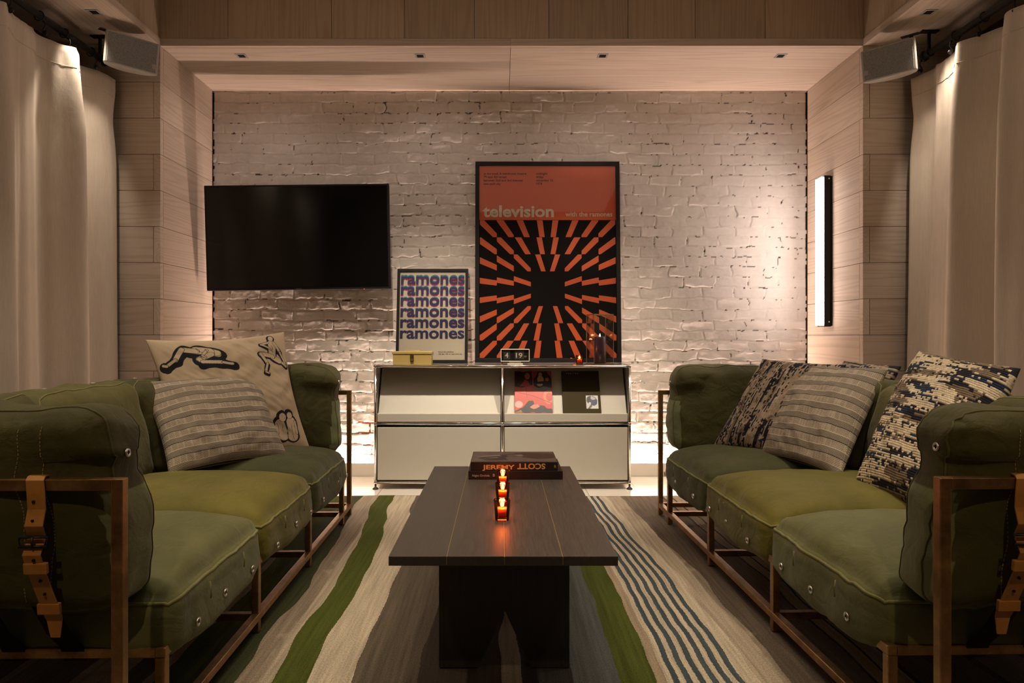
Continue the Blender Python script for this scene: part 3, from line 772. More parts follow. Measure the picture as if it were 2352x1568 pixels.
def figures(U, V):
    """reclining, seated and huddled line figures, limb by limb, each over a black brushed shadow"""
    linen = np.array([.52, .42, .29]); ink = np.array([.018, .018, .022])
    C = np.ones(U.shape+(3,))*linen
    wob = .03*np.sin(U*19+V*7)*np.sin(V*23-U*5)
    figs = []
    figs.append((-.42, .60, .47, .46, .12, (.02, -.07), [((.55, .12), (.60, .10), .11), ((.35, .28), (.58, .16), .13), ((-.02, .34), (.36, .24), .16), ((-.02, .30), (-.42, .42), .10), ((-.42, .42), (-.66, .05), .085), ((-.66, .05), (-.95, -.12), .055), ((-.95, -.12), (-1.05, -.08), .05),
        ((.40, .12), (.02, -.02), .10), ((.02, -.02), (.10, -.14), .08), ((.10, -.14), (.70, -.22), .07), ((.70, -.22), (.98, -.30), .05), ((.30, .30), (.12, .10), .05), ((.12, .10), (.22, .02), .035)],
        [[(.0, .42), (.05, .28), (.16, .22)], [(.25, .36), (.30, .24)]]))
    figs.append((.70, .56, .36, .40, .055, (-.02, -.04), [((.30, -.18), (.62, -.40), .07), ((.0, .0), (.30, -.18), .13), ((.10, .58), (.02, .10), .18), ((.13, .82), (.15, .86), .11), ((.22, .62), (.42, .20), .065), ((.42, .20), (.60, -.30), .05), ((.02, .02), (-.52, .12), .10), ((-.52, .12), (-.34, -.32), .07), ((-.34, -.32), (-.52, -.68), .055), ((-.52, -.68), (-.40, -.74), .04),
        ((-.04, .64), (-.40, .56), .05), ((-.40, .56), (-.02, .34), .045)], [[(.05, .5), (.12, .38), (.05, .28)], [(-.02, .3), (.1, .2)]]))
    figs.append((.68, -.60, .34, .36, .10, (-.04, .03), [((-.34, .02), (-.20, -.50), .24), ((.26, .05), (.24, -.55), .26), ((-.16, .30), (-.15, .34), .18), ((.24, .36), (.25, .38), .15), ((-.50, .0), (-.50, -.35), .08), ((.48, .05), (.46, -.45), .07)],
        [[(.0, .1), (.02, -.3), (.0, -.7)], [(.24, -.05), (.22, -.4), (.26, -.7)], [(-.2, .0), (-.22, -.3)]]))
    for cx, cy, sx, sy, mg, off, limbs, lines in figs:
        u = (U-cx)/sx; v = (V-cy)/sy
        ds = [segdist(u, v, [a, b])-r for a, b, r in limbs]
        D = np.min([segdist(u-off[0], v-off[1], [a, b])-r for a, b, r in limbs], axis=0)
        C[D+wob < mg] = ink
        for d in ds:
            C[d < 0] = linen*1.03; C[np.abs(d) < .008] = ink*2
        for L in lines: C[segdist(u, v, smoothpoly(L, 2, False)) < .009] = ink*2
    return C
c = [np.array((-1.307, 2.74, .37)), at(712, 1030, 3.12), at(652, 762, 3.26), at(334, 780, 2.86)]
r_, o_, s_, per = make_pillow('large cream linen pillow printed with black ink figures', c, .055, .05, M['print_cloth'], n=400, col=figures, seed=5, wr=.006, k=.085, group=SG)
# chunky wool pillow, colour per stitch
def knit(ru, rv, dark, seed, along=0):
    def f(U, V):
        A, B = (U, V) if along == 0 else (V, U)
        a = (A+1)/2; b = (B+1)/2
        row = np.floor(b*rv).astype(int); fb = b*rv-row
        ac = a*ru+.5*(row % 2); cl = np.floor(ac).astype(int); fa = ac-cl
        h = .0036*np.sqrt(np.clip(1-(2*fb-1)**2, 0, 1))*(.55+.45*np.sqrt(np.clip(1-(2*fa-1)**2, 0, 1)))
        out = np.zeros(U.shape+(3,)); cache = {}
        cream = np.array([.66, .56, .40]); ink = np.array([.020, .020, .028]); taupe = np.array([.20, .15, .10]); navy = np.array([.025, .038, .070])
        if dark: cream = np.array([.40, .31, .22]); taupe = np.array([.22, .165, .12])
        rj = np.random.RandomState(seed)
        for i in range(U.shape[0]):
            for j in range(U.shape[1]):
                k = (row[i, j], cl[i, j])
                if k not in cache:
                    x = k[1]/ru; y = k[0]/rv
                    n1 = noise.noise(Vector((x*3.6+seed, y*22, seed))); n2 = noise.noise(Vector((x*3+9, y*17, seed+3.))); n3 = noise.noise(Vector((x*30, y*60, 1.)))
                    n4 = noise.noise(Vector((y*1.5+seed, 7.7, .3)))
                    c = cream
                    if n1+.7*n3+.12*math.sin(y*40) > (.06 if not dark else .0)+(.22 if k[0] % 2 else 0.): c = ink if n2 > -.12 else navy
                    elif n2+.3*n3 > .16: c = taupe
                    cache[k] = c*(1+.25*(rj.rand()-.5))
                out[i, j] = cache[k]
        gap = (fb < .09) | (fb > .91) | (fa < .05)
        out[gap] *= .55
        return h, out
    return f
c = [at(1960, 1118, 2.35), np.array((1.295, 1.955, .35)), at(2345, 846, 2.10), at(2112, 806, 2.50)]
make_pillow('chunky cream and navy wool pillow propped behind the near arm cushion', c, .085, .05, M['knit'], n=400, disp=knit(58, 70, False, 3), seed=4, wr=.006, k=.06, group=SG)
c = [at(1638, 1024, 3.16), np.array((1.25, 2.86, .39)), np.array((1.52, 3.00, .775)), at(1752, 824, 3.20)]
make_pillow('dark brown flecked wool pillow against the far arm cushion', c, .06, .05, M['knit'], n=320, disp=knit(56, 66, True, 8, 1), seed=6, wr=.006, k=.05, group=SG)
c = [np.array((1.38, 3.10, .44)), np.array((1.46, 2.80, .44)), np.array((1.68, 2.86, .775)), np.array((1.60, 3.18, .785))]
make_pillow('dark flecked pillow mostly hidden behind the striped pillow', c, .05, .04, M['knit'], n=120, disp=knit(40, 40, True, 18), seed=16, wr=.006, k=.05, group=SG)

# ------------------------------------------------------------------ coffee table
ct = thing('coffee_table', 'long black plank coffee table between the two sofas', 'table', (.006, 2.09, .009))
zt = .391
g = Geo(); ex = [-.262, -.129, .0026, .1356, .262]
for a, b in zip(ex[:-1], ex[1:]): g.box(a+.0009, b-.0009, -.538, .538, zt-.022, zt)
part('tabletop', g, M['table'], ct, bevel=.0012)
g = Geo()
for e in ex[1:-1]: g.box(e-.0012, e+.0012, -.5375, .5375, zt-.020, zt-.0012)
part('inlay', g, M['inlay'], ct)
def slab(y0, y1):
    pts = [(-.172, 0), (-.067, 0), (.0055, .152), (.076, 0), (.179, 0), (.179, zt-.022), (-.172, zt-.022)]
    return Geo().add([(x, y0, z) for x, z in pts]+[(x, y1, z) for x, z in pts],
        [(0, 1, 2, 6), (2, 5, 6), (2, 3, 4, 5), (7, 13, 9, 8), (9, 13, 12), (9, 12, 11, 10)]+[(i, (i+1) % 7, (i+1) % 7+7, i+7) for i in range(7)])
N_ = NT('ebonised_oak_upright'); _c = N_.coord(scale=(60, 60, 2.5)); _n = N_.n('TexNoise', {'Vector': _c, 'Scale': 4., 'Detail': 5.})
M['leg_wood'] = N_.bsdf(Base_Color=N_.mix(_n.outputs[0], (.020, .016, .012), (.060, .048, .036)), Roughness=.5, Normal=N_.bump(_n.outputs[0], .3, .001))
part('leg', slab(-.253, -.213), M['leg_wood'], ct); part('leg', slab(.213, .253), M['leg_wood'], ct)
part('stretcher', Geo().box(-.03, .035, -.213, .213, zt-.072, zt-.022), M['leg_wood'], ct)
TZ = .4001
# votives
def votive(label, loc, s=1.0):
    t = thing('votive_candle', label, 'candle', loc, group='votive candles')
    ro, rb, H = .0235*s, .0185*s, .056*s
    prof = [(.0005, 0), (rb-.001, 0), (rb, .0004), (rb+.0004, .002), (rb+.0008, .004), (ro-.0002, H-.003), (ro, H-.0008), (ro-.0003, H), (ro-.0013, H), (ro-.0016, H-.0008), (ro-.0018, H-.003), (rb-.0006, .011), (rb-.0012, .0085), (rb-.004, .0075), (.0005, .007)]
    part('glass_cup', Geo().lathe(prof, n=36), M['amber'], t, smooth=True)
    part('wax', Geo().lathe([(.0005, .0085), (rb-.0022, .0085), (rb-.0005, .030*s), (rb-.002, .032*s), (.0005, .031*s)], n=28), M['wax'], t, smooth=True)
    part('wick', Geo().tube([(0, 0, .031*s), (0.0004, 0, .036*s)], .0006, 6), M['black_matte'], t)
    fl = Geo().lathe([(.0002, .035*s), (.0040, .037*s), (.0055, .041*s), (.0042, .047*s), (.0016, .052*s), (.0001, .053*s)], n=14)
    part('flame', fl, M['flame'], t, smooth=True)
    return t
v1 = votive('lit amber glass votive nearest the front on the black table', (.004, 1.862, TZ))
v2 = dup(v1, (.006, 2.07, TZ), 'lit amber glass votive in the middle of the row of three')
v3 = dup(v1, (.007, 2.27, TZ), 'lit amber glass votive closest to the stacked books')
# books on the table
def hardback(name, label, loc, w, d, h, cover, rot=0):
    t = thing(name, label, 'book', loc, (0, 0, rot), 'books stacked on the table')
    g = Geo().box(-w/2, w/2, 0, d, 0, .0035).box(-w/2, w/2, 0, d, h-.0035, h).box(-w/2, w/2, -.002, .004, 0, h)
    part('cover', g, cover, t, bevel=.0015)
    part('pages', Geo().box(-w/2+.004, w/2-.004, .004, d-.005, .0035, h-.0035), M['pages'], t)
    return t
M['pages'] = plain('paper_pages', (.55, .50, .42), .8)
M['book_black'] = plain('black_book_cloth', (.014, .011, .010), .45)
M['gold'] = plain('gold_foil', (.72, .52, .17), .45, .15)
M['white_ink'] = plain('white_ink', (.65, .62, .58), .7)
b1 = hardback('book', 'black book lowest in the stack with white spine lettering', (.052, 2.385, TZ), .330, .24, .030, M['book_black'])
g = text_geo('Night Orchids', .060, -.151, .0105, -.0026); part('lettering', g, M['white_ink'], b1, fixn=False)
g = text_geo('B', .0065, -.079, .0105, -.0026); part('lettering', g, M['white_ink'], b1, fixn=False)
b2 = hardback('book', 'black art book on top of the stack with gold spine lettering', (.047, 2.388, TZ+.0305), .305, .215, .030, M['book_black'], math.radians(-.3))
part('lettering', text_geo('JEREMY', .113, -.111, .0050, -.0026, bold=.03, height=.0205), M['gold'], b2, fixn=False)
part('lettering', text_geo('SCOTT', .098, .011, .0050, -.0026, bold=.03, height=.0205, rot180=True), M['gold'], b2, fixn=False)
part('lettering', text_geo('R', .008, .140, .0095, -.0026), M['mustard'], b2, fixn=False)
def cover_art(U, V, kind, seed):
    C = np.zeros(U.shape+(3,)); r = np.random.RandomState(seed)
    return C
def painted_panel(name, w, h, fn, parent, n=120, plane='xy', z=0, y=0):
    u = np.linspace(0, 1, n); U, V = np.meshgrid(u, u)
    if plane == 'xy': P = np.stack([(U-.5)*w, V*h, np.full_like(U, z)], -1)
    else: P = np.stack([(U-.5)*w, np.full_like(U, y), V*h], -1)
    g = Geo().grid(P); return part(name, g, M['painted'], parent, col=fn(U, V).reshape(-1, 3), fixn=False, smooth=True)
def blobs(U, V, base, items):
    C = np.ones(U.shape+(3,))*np.array(base)
    wob = .02*np.sin(U*23+V*9)+.015*np.sin(V*31-U*17)
    for kind, pts, col in items:
        if kind == 'p': m = inpoly(U+wob*.5, V+wob*.5, pts)
        elif kind == 'e': m = ((U-pts[0])/pts[2])**2+((V-pts[1])/pts[3])**2+wob*2 < 1
        elif kind == 'l': m = segdist(U, V, pts[1:]) < pts[0]
        C[m] = col
    return C
def art_top(U, V):
    return blobs(U, V, (.11, .085, .075), [('p', [(.06, .3), (.2, .62), (.45, .75), (.62, .72), (.6, .5), (.4, .45), (.42, .15), (.2, .1)], (.035, .03, .028)), ('p', [(.5, .85), (.75, .9), (1, .8), (1, .35), (.8, .25), (.6, .4), (.55, .65)], (.045, .03, .027)),
        ('p', [(.10, .55), (.34, .66), (.36, .56), (.14, .48)], (.22, .2, .17)), ('p', [(.42, .66), (.6, .70), (.66, .55), (.5, .52)], (.17, .15, .12)), ('p', [(.12, .35), (.3, .42), (.3, .36)], (.25, .22, .18)), ('e', (.48, .55, .06, .12), (.07, .07, .05))])
painted_panel('cover_picture', .300, .205, art_top, b2, z=.0303).location = (0, .004, 0)

# ------------------------------------------------------------------ cabinet
CX0, CX1 = -.737, .759; CXm = .010; CY0 = 4.02; CY1 = 4.36; ZT, ZM, ZB = .722, .385, .040
cab = thing('sideboard', 'pale grey chrome framed sideboard against the white brick wall', 'cabinet', (.011, 4.19, 0))
ox, oy = .011, 4.19
g = Geo(); R = .0095
def ctube(a, b): g.tube([Vector(a)-Vector((ox, oy, 0)), Vector(b)-Vector((ox, oy, 0))], R, 14)
for y in (CY0, CY1):
    for z in (ZT, ZM, ZB): ctube((CX0, y, z), (CX1, y, z))
    for x in (CX0, CXm, CX1): ctube((x, y, ZB), (x, y, ZT))
for x in (CX0, CXm, CX1):
    for z in (ZT, ZM, ZB): ctube((x, CY0, z), (x, CY1, z))
part('tube_frame', g, M['chrome'], cab, smooth=True)
for x in (CX0, CXm, CX1):
    for z in (ZT, ZM, ZB):
        for y in (CY0, CY1):
            gg = Geo().lathe([(.0125*math.sin(PI*k/8)+.0001, -.0125*math.cos(PI*k/8)) for k in range(9)], (x-ox, y-oy, z), 16)
            part('ball_joint', gg, M['chrome'], cab, smooth=True)
for x in (CX0, CXm, CX1):
    for y in (CY0, CY1):
        gg = Geo().lathe([(.0001, 0), (.017, 0), (.018, .004), (.010, .011), (.006, .013), (.006, .03), (.0001, .03)], (x-ox, y-oy, 0), 20)
        part('foot', gg, M['foot'], cab, smooth=True)
def cb(g, x0, x1, y0, y1, z0, z1): g.box(x0-ox, x1-ox, y0-oy, y1-oy, z0, z1)
g = Geo(); cb(g, CX0+.008, CXm-.008, CY0+.008, CY1-.008, ZT-.002, ZT+.008); cb(g, CXm+.008, CX1-.008, CY0+.008, CY1-.008, ZT-.002, ZT+.008)
part('top_panel', g, M['top'], cab, bevel=.001)
g = Geo()
for x in (CX0, CX1): cb(g, x-.001, x+.001, CY0+.009, CY1-.009, ZB+.009, ZT-.009)
cb(g, CXm-.001, CXm+.001, CY0+.009, CY1-.009, ZB+.009, ZT-.009)
part('side_panel', g, M['panel'], cab)
g = Geo(); cb(g, CX0+.009, CX1-.009, CY1-.001, CY1+.001, ZB+.009, ZT-.009); part('back_panel', g, M['panel'], cab)
g = Geo(); cb(g, CX0+.009, CX1-.009, CY0+.009, CY1-.009, ZM-.001, ZM+.001); cb(g, CX0+.009, CX1-.009, CY0+.009, CY1-.009, ZB-.001, ZB+.001); part('shelf_panel', g, M['panel'], cab)
for a, b in ((CX0, CXm), (CXm, CX1)):
    gg = Geo(); cb(gg, a+.012, b-.012, CY0-.006, CY0+.006, ZB+.014, ZM-.020)
    d = part('drop_door', gg, M['panel'], cab, bevel=.003)
    part('door_reveal', Geo().box(a+.012-ox, b-.012-ox, CY0-.002-oy, CY0+.008-oy, ZM-.019, ZM-.0125), M['black_matte'], d)
    # slanted display panel with lip: profile in y,z swept in x
    y0 = CY0-oy
    prof = [(y0-.004, ZM+.012), (y0-.004, ZM+.058), (y0+.000, ZM+.060), (y0+.030, ZM+.060), (y0+.165, ZT-.016), (y0+.170, ZT-.016), (y0+.034, ZM+.054), (y0+.002, ZM+.054), (y0+.002, ZM+.012)]
    vs = [(a+.012-ox, y, z) for y, z in prof]+[(b-.012-ox, y, z) for y, z in prof]; n = len(prof)
    fs = [(i, (i+1) % n, (i+1) % n+n, i+n) for i in range(n)]+[(0, 1, 2, 7, 8), (2, 3, 6, 7), (3, 4, 5, 6), (9, 10, 11, 16, 17)[::-1], (11, 12, 15, 16)[::-1], (12, 13, 14, 15)[::-1]]
    part('display_shelf', Geo().add(vs, fs), M['panel'], cab)
# books displayed on slanted shelf
sl = math.atan2(.135, (ZT-.016)-(ZM+.060))
def display_book(label, x, w, h, mat):
    t = thing('display_book', label, 'book', (x, CY0+.008, ZM+.0612), (-sl, 0, 0), 'books on the slanted shelf')
    part('cover', Geo().box(-w/2, w/2, -.001, .002, 0, h).box(-w/2, w/2, .014, .017, 0, h).box(-w/2, -w/2+.003, 0, .016, 0, h), mat, t)
    part('pages', Geo().box(-w/2+.003, w/2-.003, .002, .014, .003, h-.003), M['pages'], t); return t
M['red_cover'] = plain('red_cover', (.42, .06, .05), .35)
M['olive_cover'] = plain('dark_olive_cover', (.050, .038, .014), .7, spec=.15)
db1 = display_book('book with a red painted cover on the slanted shelf', (1226-1150)/388, .224, .272, M['red_cover'])
def art_red(U, V):
    C = blobs(U, V, (.58, .095, .07), [('p', [(0, .62), (0, 1), (.48, 1), (.48, .66), (.2, .6)], (.035, .012, .012)), ('p', [(.5, .62), (.5, 1), (1, 1), (1, .6)], (.02, .012, .014)),
      ('p', [(.12, .62), (.3, .82), (.46, .64)], (.40, .04, .05)), ('p', [(.86, 1), (1, 1), (1, .8), (.93, .88)], (.38, .04, .06)), ('p', [(.5, 1), (.64, 1), (.56, .85), (.5, .82)], (.36, .04, .06)),
      ('e', (.34, .88, .07, .08), (.40, .16, .05)), ('e', (.70, .92, .05, .05), (.48, .28, .14)), ('e', (.70, .80, .09, .09), (.55, .33, .19)), ('e', (.68, .69, .08, .06), (.55, .33, .19)), ('p', [(.58, .74), (.8, .74), (.76, .69), (.62, .69)], (.01, .01, .015)), ('e', (.88, .80, .05, .045), (.45, .2, .1)),
      ('p', [(.44, .60), (.98, .62), (1, .50), (.7, .52), (.52, .56)], (.16, .18, .20)), ('e', (.92, .38, .16, .17), (.66, .20, .11)), ('e', (.93, .38, .09, .10), (.55, .08, .06)),
      ('e', (.10, .20, .11, .08), (.85, .40, .38)), ('p', [(0, .06), (.2, .12), (.36, .28), (.5, .30), (.52, .18), (.8, .16), (1, .06), (1, 0), (0, 0)], (.05, .045, .05)),
      ('p', [(.38, .12), (.5, .2), (.62, .21), (.66, .14), (.5, .09)], (.62, .24, .20)), ('l', [.006, (0, .5), (.5, .4), (1, .22)], (.28, .03, .03)), ('l', [.005, (.3, .6), (.33, .36)], (.30, .03, .03)),
      ('p', [(0, 0), (.18, .0), (.14, .06), (.04, .04)], (.30, .18, .05))])
    return C
painted_panel('cover_picture', .221, .269, art_red, db1, n=170, plane='xz', y=-.0014).location = (0, 0, .0015)
db2 = display_book('dark olive book with a small portrait on the slanted shelf', (1337-1150)/388, .226, .272, M['olive_cover'])
part('lettering', text_geo('VERITAS', .075, -.087, .252, -.0016, space=1.9), M['white_ink'], db2, fixn=False)
def art_face(U, V):
    return blobs(U, V, (.55, .55, .56), [('e', (.30, .66, .26, .30), (.03, .03, .035)), ('p', [(.1, .15), (.35, .0), (.9, 0), (1, .2), (.8, .3), (.55, .28)], (.62, .60, .60)), ('e', (.62, .52, .30, .30), (.035, .055, .13)), ('e', (.60, .80, .22, .13), (.45, .44, .45)), ('p', [(.4, .35), (.2, .1), (.1, .0), (.3, .0), (.5, .2)], (.10, .10, .11)), ('e', (.30, .42, .10, .07), (.6, .6, .6)), ('l', [.02, (.5, .95), (.75, .85), (.92, .6)], (.03, .03, .04))])
painted_panel('portrait', .072, .084, art_face, db2, n=80, plane='xz', y=-.0018).location = (.062, 0, .028)

# ------------------------------------------------------------------ framed posters
def frame(label, x, ybot, z, w, h, fw, ytop):
    lean = math.atan2(ytop-ybot, h)
    t = thing('framed_poster', label, 'poster', (x, ybot, z), (-lean, 0, 0), 'framed posters on the sideboard')
    g = Geo().box(-w/2, w/2, 0, .022, 0, fw).box(-w/2, w/2, 0, .022, h-fw, h).box(-w/2, -w/2+fw, 0, .022, fw, h-fw).box(w/2-fw, w/2, 0, .022, fw, h-fw)
    part('frame', g, M['black'], t, bevel=.001)
    part('glass', Geo().box(-w/2+fw-.001, w/2-fw+.001, .004, .0045, fw-.001, h-fw+.001), M['pane'], t)
    return t
M['orange'] = plain('orange_ink', (.62, .105, .025), .6, noise_amt=.04)
M['print_black'] = plain('black_ink', (.008, .007, .007), .8, spec=.1)
M['paper'] = plain('cream_paper', (.62, .56, .43), .7, noise_amt=.03)
M['poster_cream'] = plain('cream_ink', (.66, .56, .40), .6)
M['navy'] = plain('navy_ink', (.028, .022, .09), .6); M['cyan'] = plain('cyan_ink', (.02, .20, .36), .6); M['crim'] = plain('crimson_ink', (.42, .02, .06), .6)
fw = .026; W_, H_ = .930, 1.297
fp = frame('large framed orange and black poster of radiating shards', .3015, 4.325, .7332, W_, H_, fw, 4.405)
iw, ih = W_-2*fw, H_-2*fw
part('poster_paper', Geo().box(-iw/2, iw/2, .010, .012, fw, fw+ih), M['orange'], fp)
zsplit = fw+ih*.715
part('black_ground', Geo().box(-iw/2, iw/2, .0092, .0100, fw, zsplit), M['print_black'], fp)
def clip(poly, x0, x1, z0, z1):
    for ax, val, sg in ((0, x0, 1), (0, x1, -1), (1, z0, 1), (1, z1, -1)):
        out = []
        for i in range(len(poly)):
            a = poly[i]; b = poly[(i+1) % len(poly)]; da = sg*(a[ax]-val); db = sg*(b[ax]-val)
            if da >= 0: out.append(a)
            if da*db < 0:
                t = da/(da-db); out.append((a[0]+t*(b[0]-a[0]), a[1]+t*(b[1]-a[1])))
        poly = out
        if not poly: break
    return poly
g = Geo(); nc = 8; gx0 = -iw/2+.004; gz0 = fw+.004; cw = (iw-.008)/nc; chh = (zsplit-gz0)/nc; cx = gx0+4.0*cw; cz = gz0+4.0*chh
for r in range(nc):
    for cc in range(nc):
        x0 = gx0+cc*cw; x1 = x0+cw; z0 = gz0+r*chh; z1 = z0+chh*.985
        mx, mz = (x0+x1)/2, (z0+z1)/2; dx, dz = mx-cx, mz-cz; L = math.hypot(dx, dz)
        if L < chh*.95: continue
        ax_, az_ = dx/L, dz/L
        # anchor the shard toward the cell corner away from the centre
        px_ = mx+(.20*cw if dx*dz < 0 else -.20*cw)*(.6); pz_ = mz-(.12*chh)
        hw = .074*cw*(1.0+.6*min(1, L/(4*cw)))+.003
        nx_, nz_ = -az_, ax_; E = .3
        quad = [(px_-ax_*E+nx_*hw*.75, pz_-az_*E+nz_*hw*.75), (px_+ax_*E+nx_*hw*1.5, pz_+az_*E+nz_*hw*1.5), (px_+ax_*E-nx_*hw*1.5, pz_+az_*E-nz_*hw*1.5), (px_-ax_*E-nx_*hw*.75, pz_-az_*E-nz_*hw*.75)]
        q = clip(quad, x0, x1, z0, z1)
        if len(q) >= 3: g.add([(a, .0088, b) for a, b in q], [tuple(range(len(q)))])
part('shard_pattern', g, M['orange'], fp, fixn=False)
tz = lambda py: fw+ih*(1-(py-380)/(822-380))
part('lettering', text_geo('television', .458, -iw/2+.022, zsplit+.022, .0090, bold=.030, height=.078), M['poster_cream'], fp, fixn=False)
part('lettering', text_geo('with the ramones', .302, iw/2-.022, zsplit+.024, .0090, bold=.018, align='R'), M['poster_cream'], fp, fixn=False)
for k, (s, wd) in enumerate((('at the truck & warehouse theatre', .275), ('79 east 4th street', .148), ('between 2nd and 3rd avenues', .252), ('new york city', .110))):
    part('small_lettering', text_geo(s, wd, -iw/2+.028, H_-fw-.058-k*.0222, .0090, bold=.01), M['print_black'], fp, fixn=False)
for k, (s, wd) in enumerate((('midnight', .072), ('friday', .047), ('november 22', .108), ('1974', .037))):
    part('small_lettering', text_geo(s, wd, -iw/2+.368, H_-fw-.058-k*.0222, .0090, bold=.01), M['print_black'], fp, fixn=False)
W2, H2 = .456, .608; f2 = .018
sp_ = frame('small framed white poster with six repeated lines of dark lettering', -.437, 4.312, .7332, W2, H2, f2, 4.400)
iw2, ih2 = W2-2*f2, H2-2*f2
part('poster_paper', Geo().box(-iw2/2, iw2/2, .010, .012, f2, f2+ih2), M['paper'], sp_)
for k in range(6):
    zb = H2-.018-.081-k*.0706; off = .0082*(5-k)/5+.0008*(k < 5)
    for mat, dz_, dy in ((M['cyan'], off, .0094), (M['crim'], -off*.9, .0092), (M['navy'], 0, .0088)):
        if k == 5 and dz_ != 0: continue
        part('lettering', text_geo('ramones', iw2-.010, 0 if mat is not M['cyan'] else .001, zb+dz_, dy, bold=.026, height=.056, align='C'), mat, sp_, fixn=False)
part('small_lettering', text_geo('live at the palladium', .097, .042, .066, .009, bold=.005), M['print_black'], sp_, fixn=False)
part('small_lettering', text_geo('126 east 14th st, new york city', .150, .042, .052, .009, bold=.005), M['print_black'], sp_, fixn=False)
part('small_lettering', text_geo('suicide', .030, -.020, .052, .009, bold=.005), M['print_black'], sp_, fixn=False)

# ------------------------------------------------------------------ things on the cabinet
CT = ZT+.0097
def onlip(x, y): return (x, y, ZT+.0082)
bxr = thing('metal_box', 'mustard yellow metal box in front of the small poster', 'box', onlip((947-1150)/387, 4.085))
part('body', Geo().box(-.114, .114, -.045, .045, 0, .062), M['mustard'], bxr, bevel=.002)
part('lid', Geo().box(-.118, .118, -.049, .049, .063, .080), M['mustard'], bxr, bevel=.003)
g = Geo().box(-.008, .008, -.053, -.045, .040, .066); g.tube([(-.009, -.051, .060), (-.011, -.053, .040), (-.008, -.053, .026), (.008, -.053, .026), (.011, -.053, .040), (.009, -.051, .060)], .0013, 6)
g.box(-.010, .010, -.052, -.045, .018, .030); part('latch', g, M['brass'], bxr)
part('handle', Geo().tube([(-.04, 0, .080), (-.036, 0, .0835), (.036, 0, .0835), (.04, 0, .080)], .0025, 8), M['mustard'], bxr, smooth=True)

ck = thing('flip_clock', 'cream flip clock showing 4 19 in front of large poster', 'clock', onlip((1183-1150)/380, 4.125))
part('stand', Geo().box(-.046, .046, -.025, .025, 0, .007).box(-.036, .036, -.018, .018, .007, .018), M['cream'], ck, bevel=.001)
g = Geo(); a, b, z0, z1, t_ = -.0865, .0865, .018, .093, .004
g.box(a, b, -.03, .03, z0, z0+t_).box(a, b, -.03, .03, z1-t_, z1).box(a, a+t_, -.03, .03, z0+t_, z1-t_).box(b-t_, b, -.03, .03, z0+t_, z1-t_).box(a+t_, b-t_, .02, .03, z0+t_, z1-t_)
part('case', g, M['cream'], ck, bevel=.0015)
part('face', Geo().box(a+t_, b-t_, -.018, .02, z0+t_, z1-t_), M['black_matte'], ck)
g = Geo()
for x0, x1 in ((-.070, -.030), (-.003, .054)): g.box(x0, x1, -.0212, -.0182, .030, .054).box(x0, x1, -.0212, -.0182, .0548, .084)
M['flap'] = plain('dark_flap', (.045, .05, .045), .35); part('flip_leaf', g, M['flap'], ck)
part('digits', text_geo('4', .021, -.061, .041, -.0216, bold=.02, height=.031), M['poster_cream'], ck, fixn=False)
part('digits', text_geo('19', .040, .004, .041, -.0216, bold=.02, height=.031), M['poster_cream'], ck, fixn=False)
part('digits', Geo().box(.052, .070, -.0190, -.0185, .049, .0515).box(.054, .068, -.0190, -.0185, .044, .0455).box(-.078, -.070, -.0190, -.0185, .074, .076), M['poster_cream'], ck)
part('window', Geo().box(a+t_, b-t_, -.0285, -.028, z0+t_, z1-t_), M['glass'], ck)

v4 = dup(v1, onlip((1331-1150)/383, 4.095), 'lit amber votive beside the glass lantern on the sideboard')

ln = thing('glass_lantern', 'tall square glass lantern at right end of the sideboard', 'lantern', onlip((1378-1150)/380, 4.13), (0, 0, math.radians(14)))
h_ = .30; hw = .062
g = Geo()
for sx in (-1, 1):
    for sy in (-1, 1): g.tube([(sx*hw, sy*hw, .002), (sx*hw, sy*hw, h_)], .0018, 6)
for z in (.003, h_):
    g.tube([(-hw, -hw, z), (hw, -hw, z), (hw, hw, z), (-hw, hw, z)], .0024, 6, closed=True)
part('frame', g, M['brass'], ln)
for i in range(4):
    R4 = Matrix.Rotation(i*PI/2, 4, 'Z'); gg = Geo().box(-hw+.002, hw-.002, -hw-.0006, -hw+.0006, .004, h_-.002, R4); part('glass_pane', gg, M['glass'], ln)
part('base_plate', Geo().box(-hw, hw, -hw, hw, .0005, .003), M['brass'], ln)
pc = thing('pillar_candle', 'lit dark purple pillar candle inside the glass lantern', 'candle', (ln.location.x, 4.13, ln.location.z+.0032))
part('wax', Geo().lathe([(.0002, 0), (.033, 0), (.033, .158), (.031, .164), (.027, .166), (.020, .158), (.0002, .155)], n=36), M['wax_purple'], pc, smooth=True)
part('wick', Geo().tube([(0, 0, .155), (.001, 0, .162)], .0007, 6), M['black_matte'], pc)
part('flame', Geo().lathe([(.0002, .160), (.003, .163), (.004, .168), (.003, .174), (.0002, .182)], n=14), M['flame'], pc, smooth=True)
def pl(loc, e):
    l = bpy.data.lights.new('candle_glow', 'POINT'); l.energy = e; l.color = (1, .48, .18); l.shadow_soft_size = .009
    o = bpy.data.objects.new('candle_glow', l); COL.objects.link(o); o.location = loc
for v in (v1, v2, v3, v4): pl((v.location.x, v.location.y, v.location.z+.045), .4)
pl((pc.location.x, pc.location.y, pc.location.z+.172), .25)

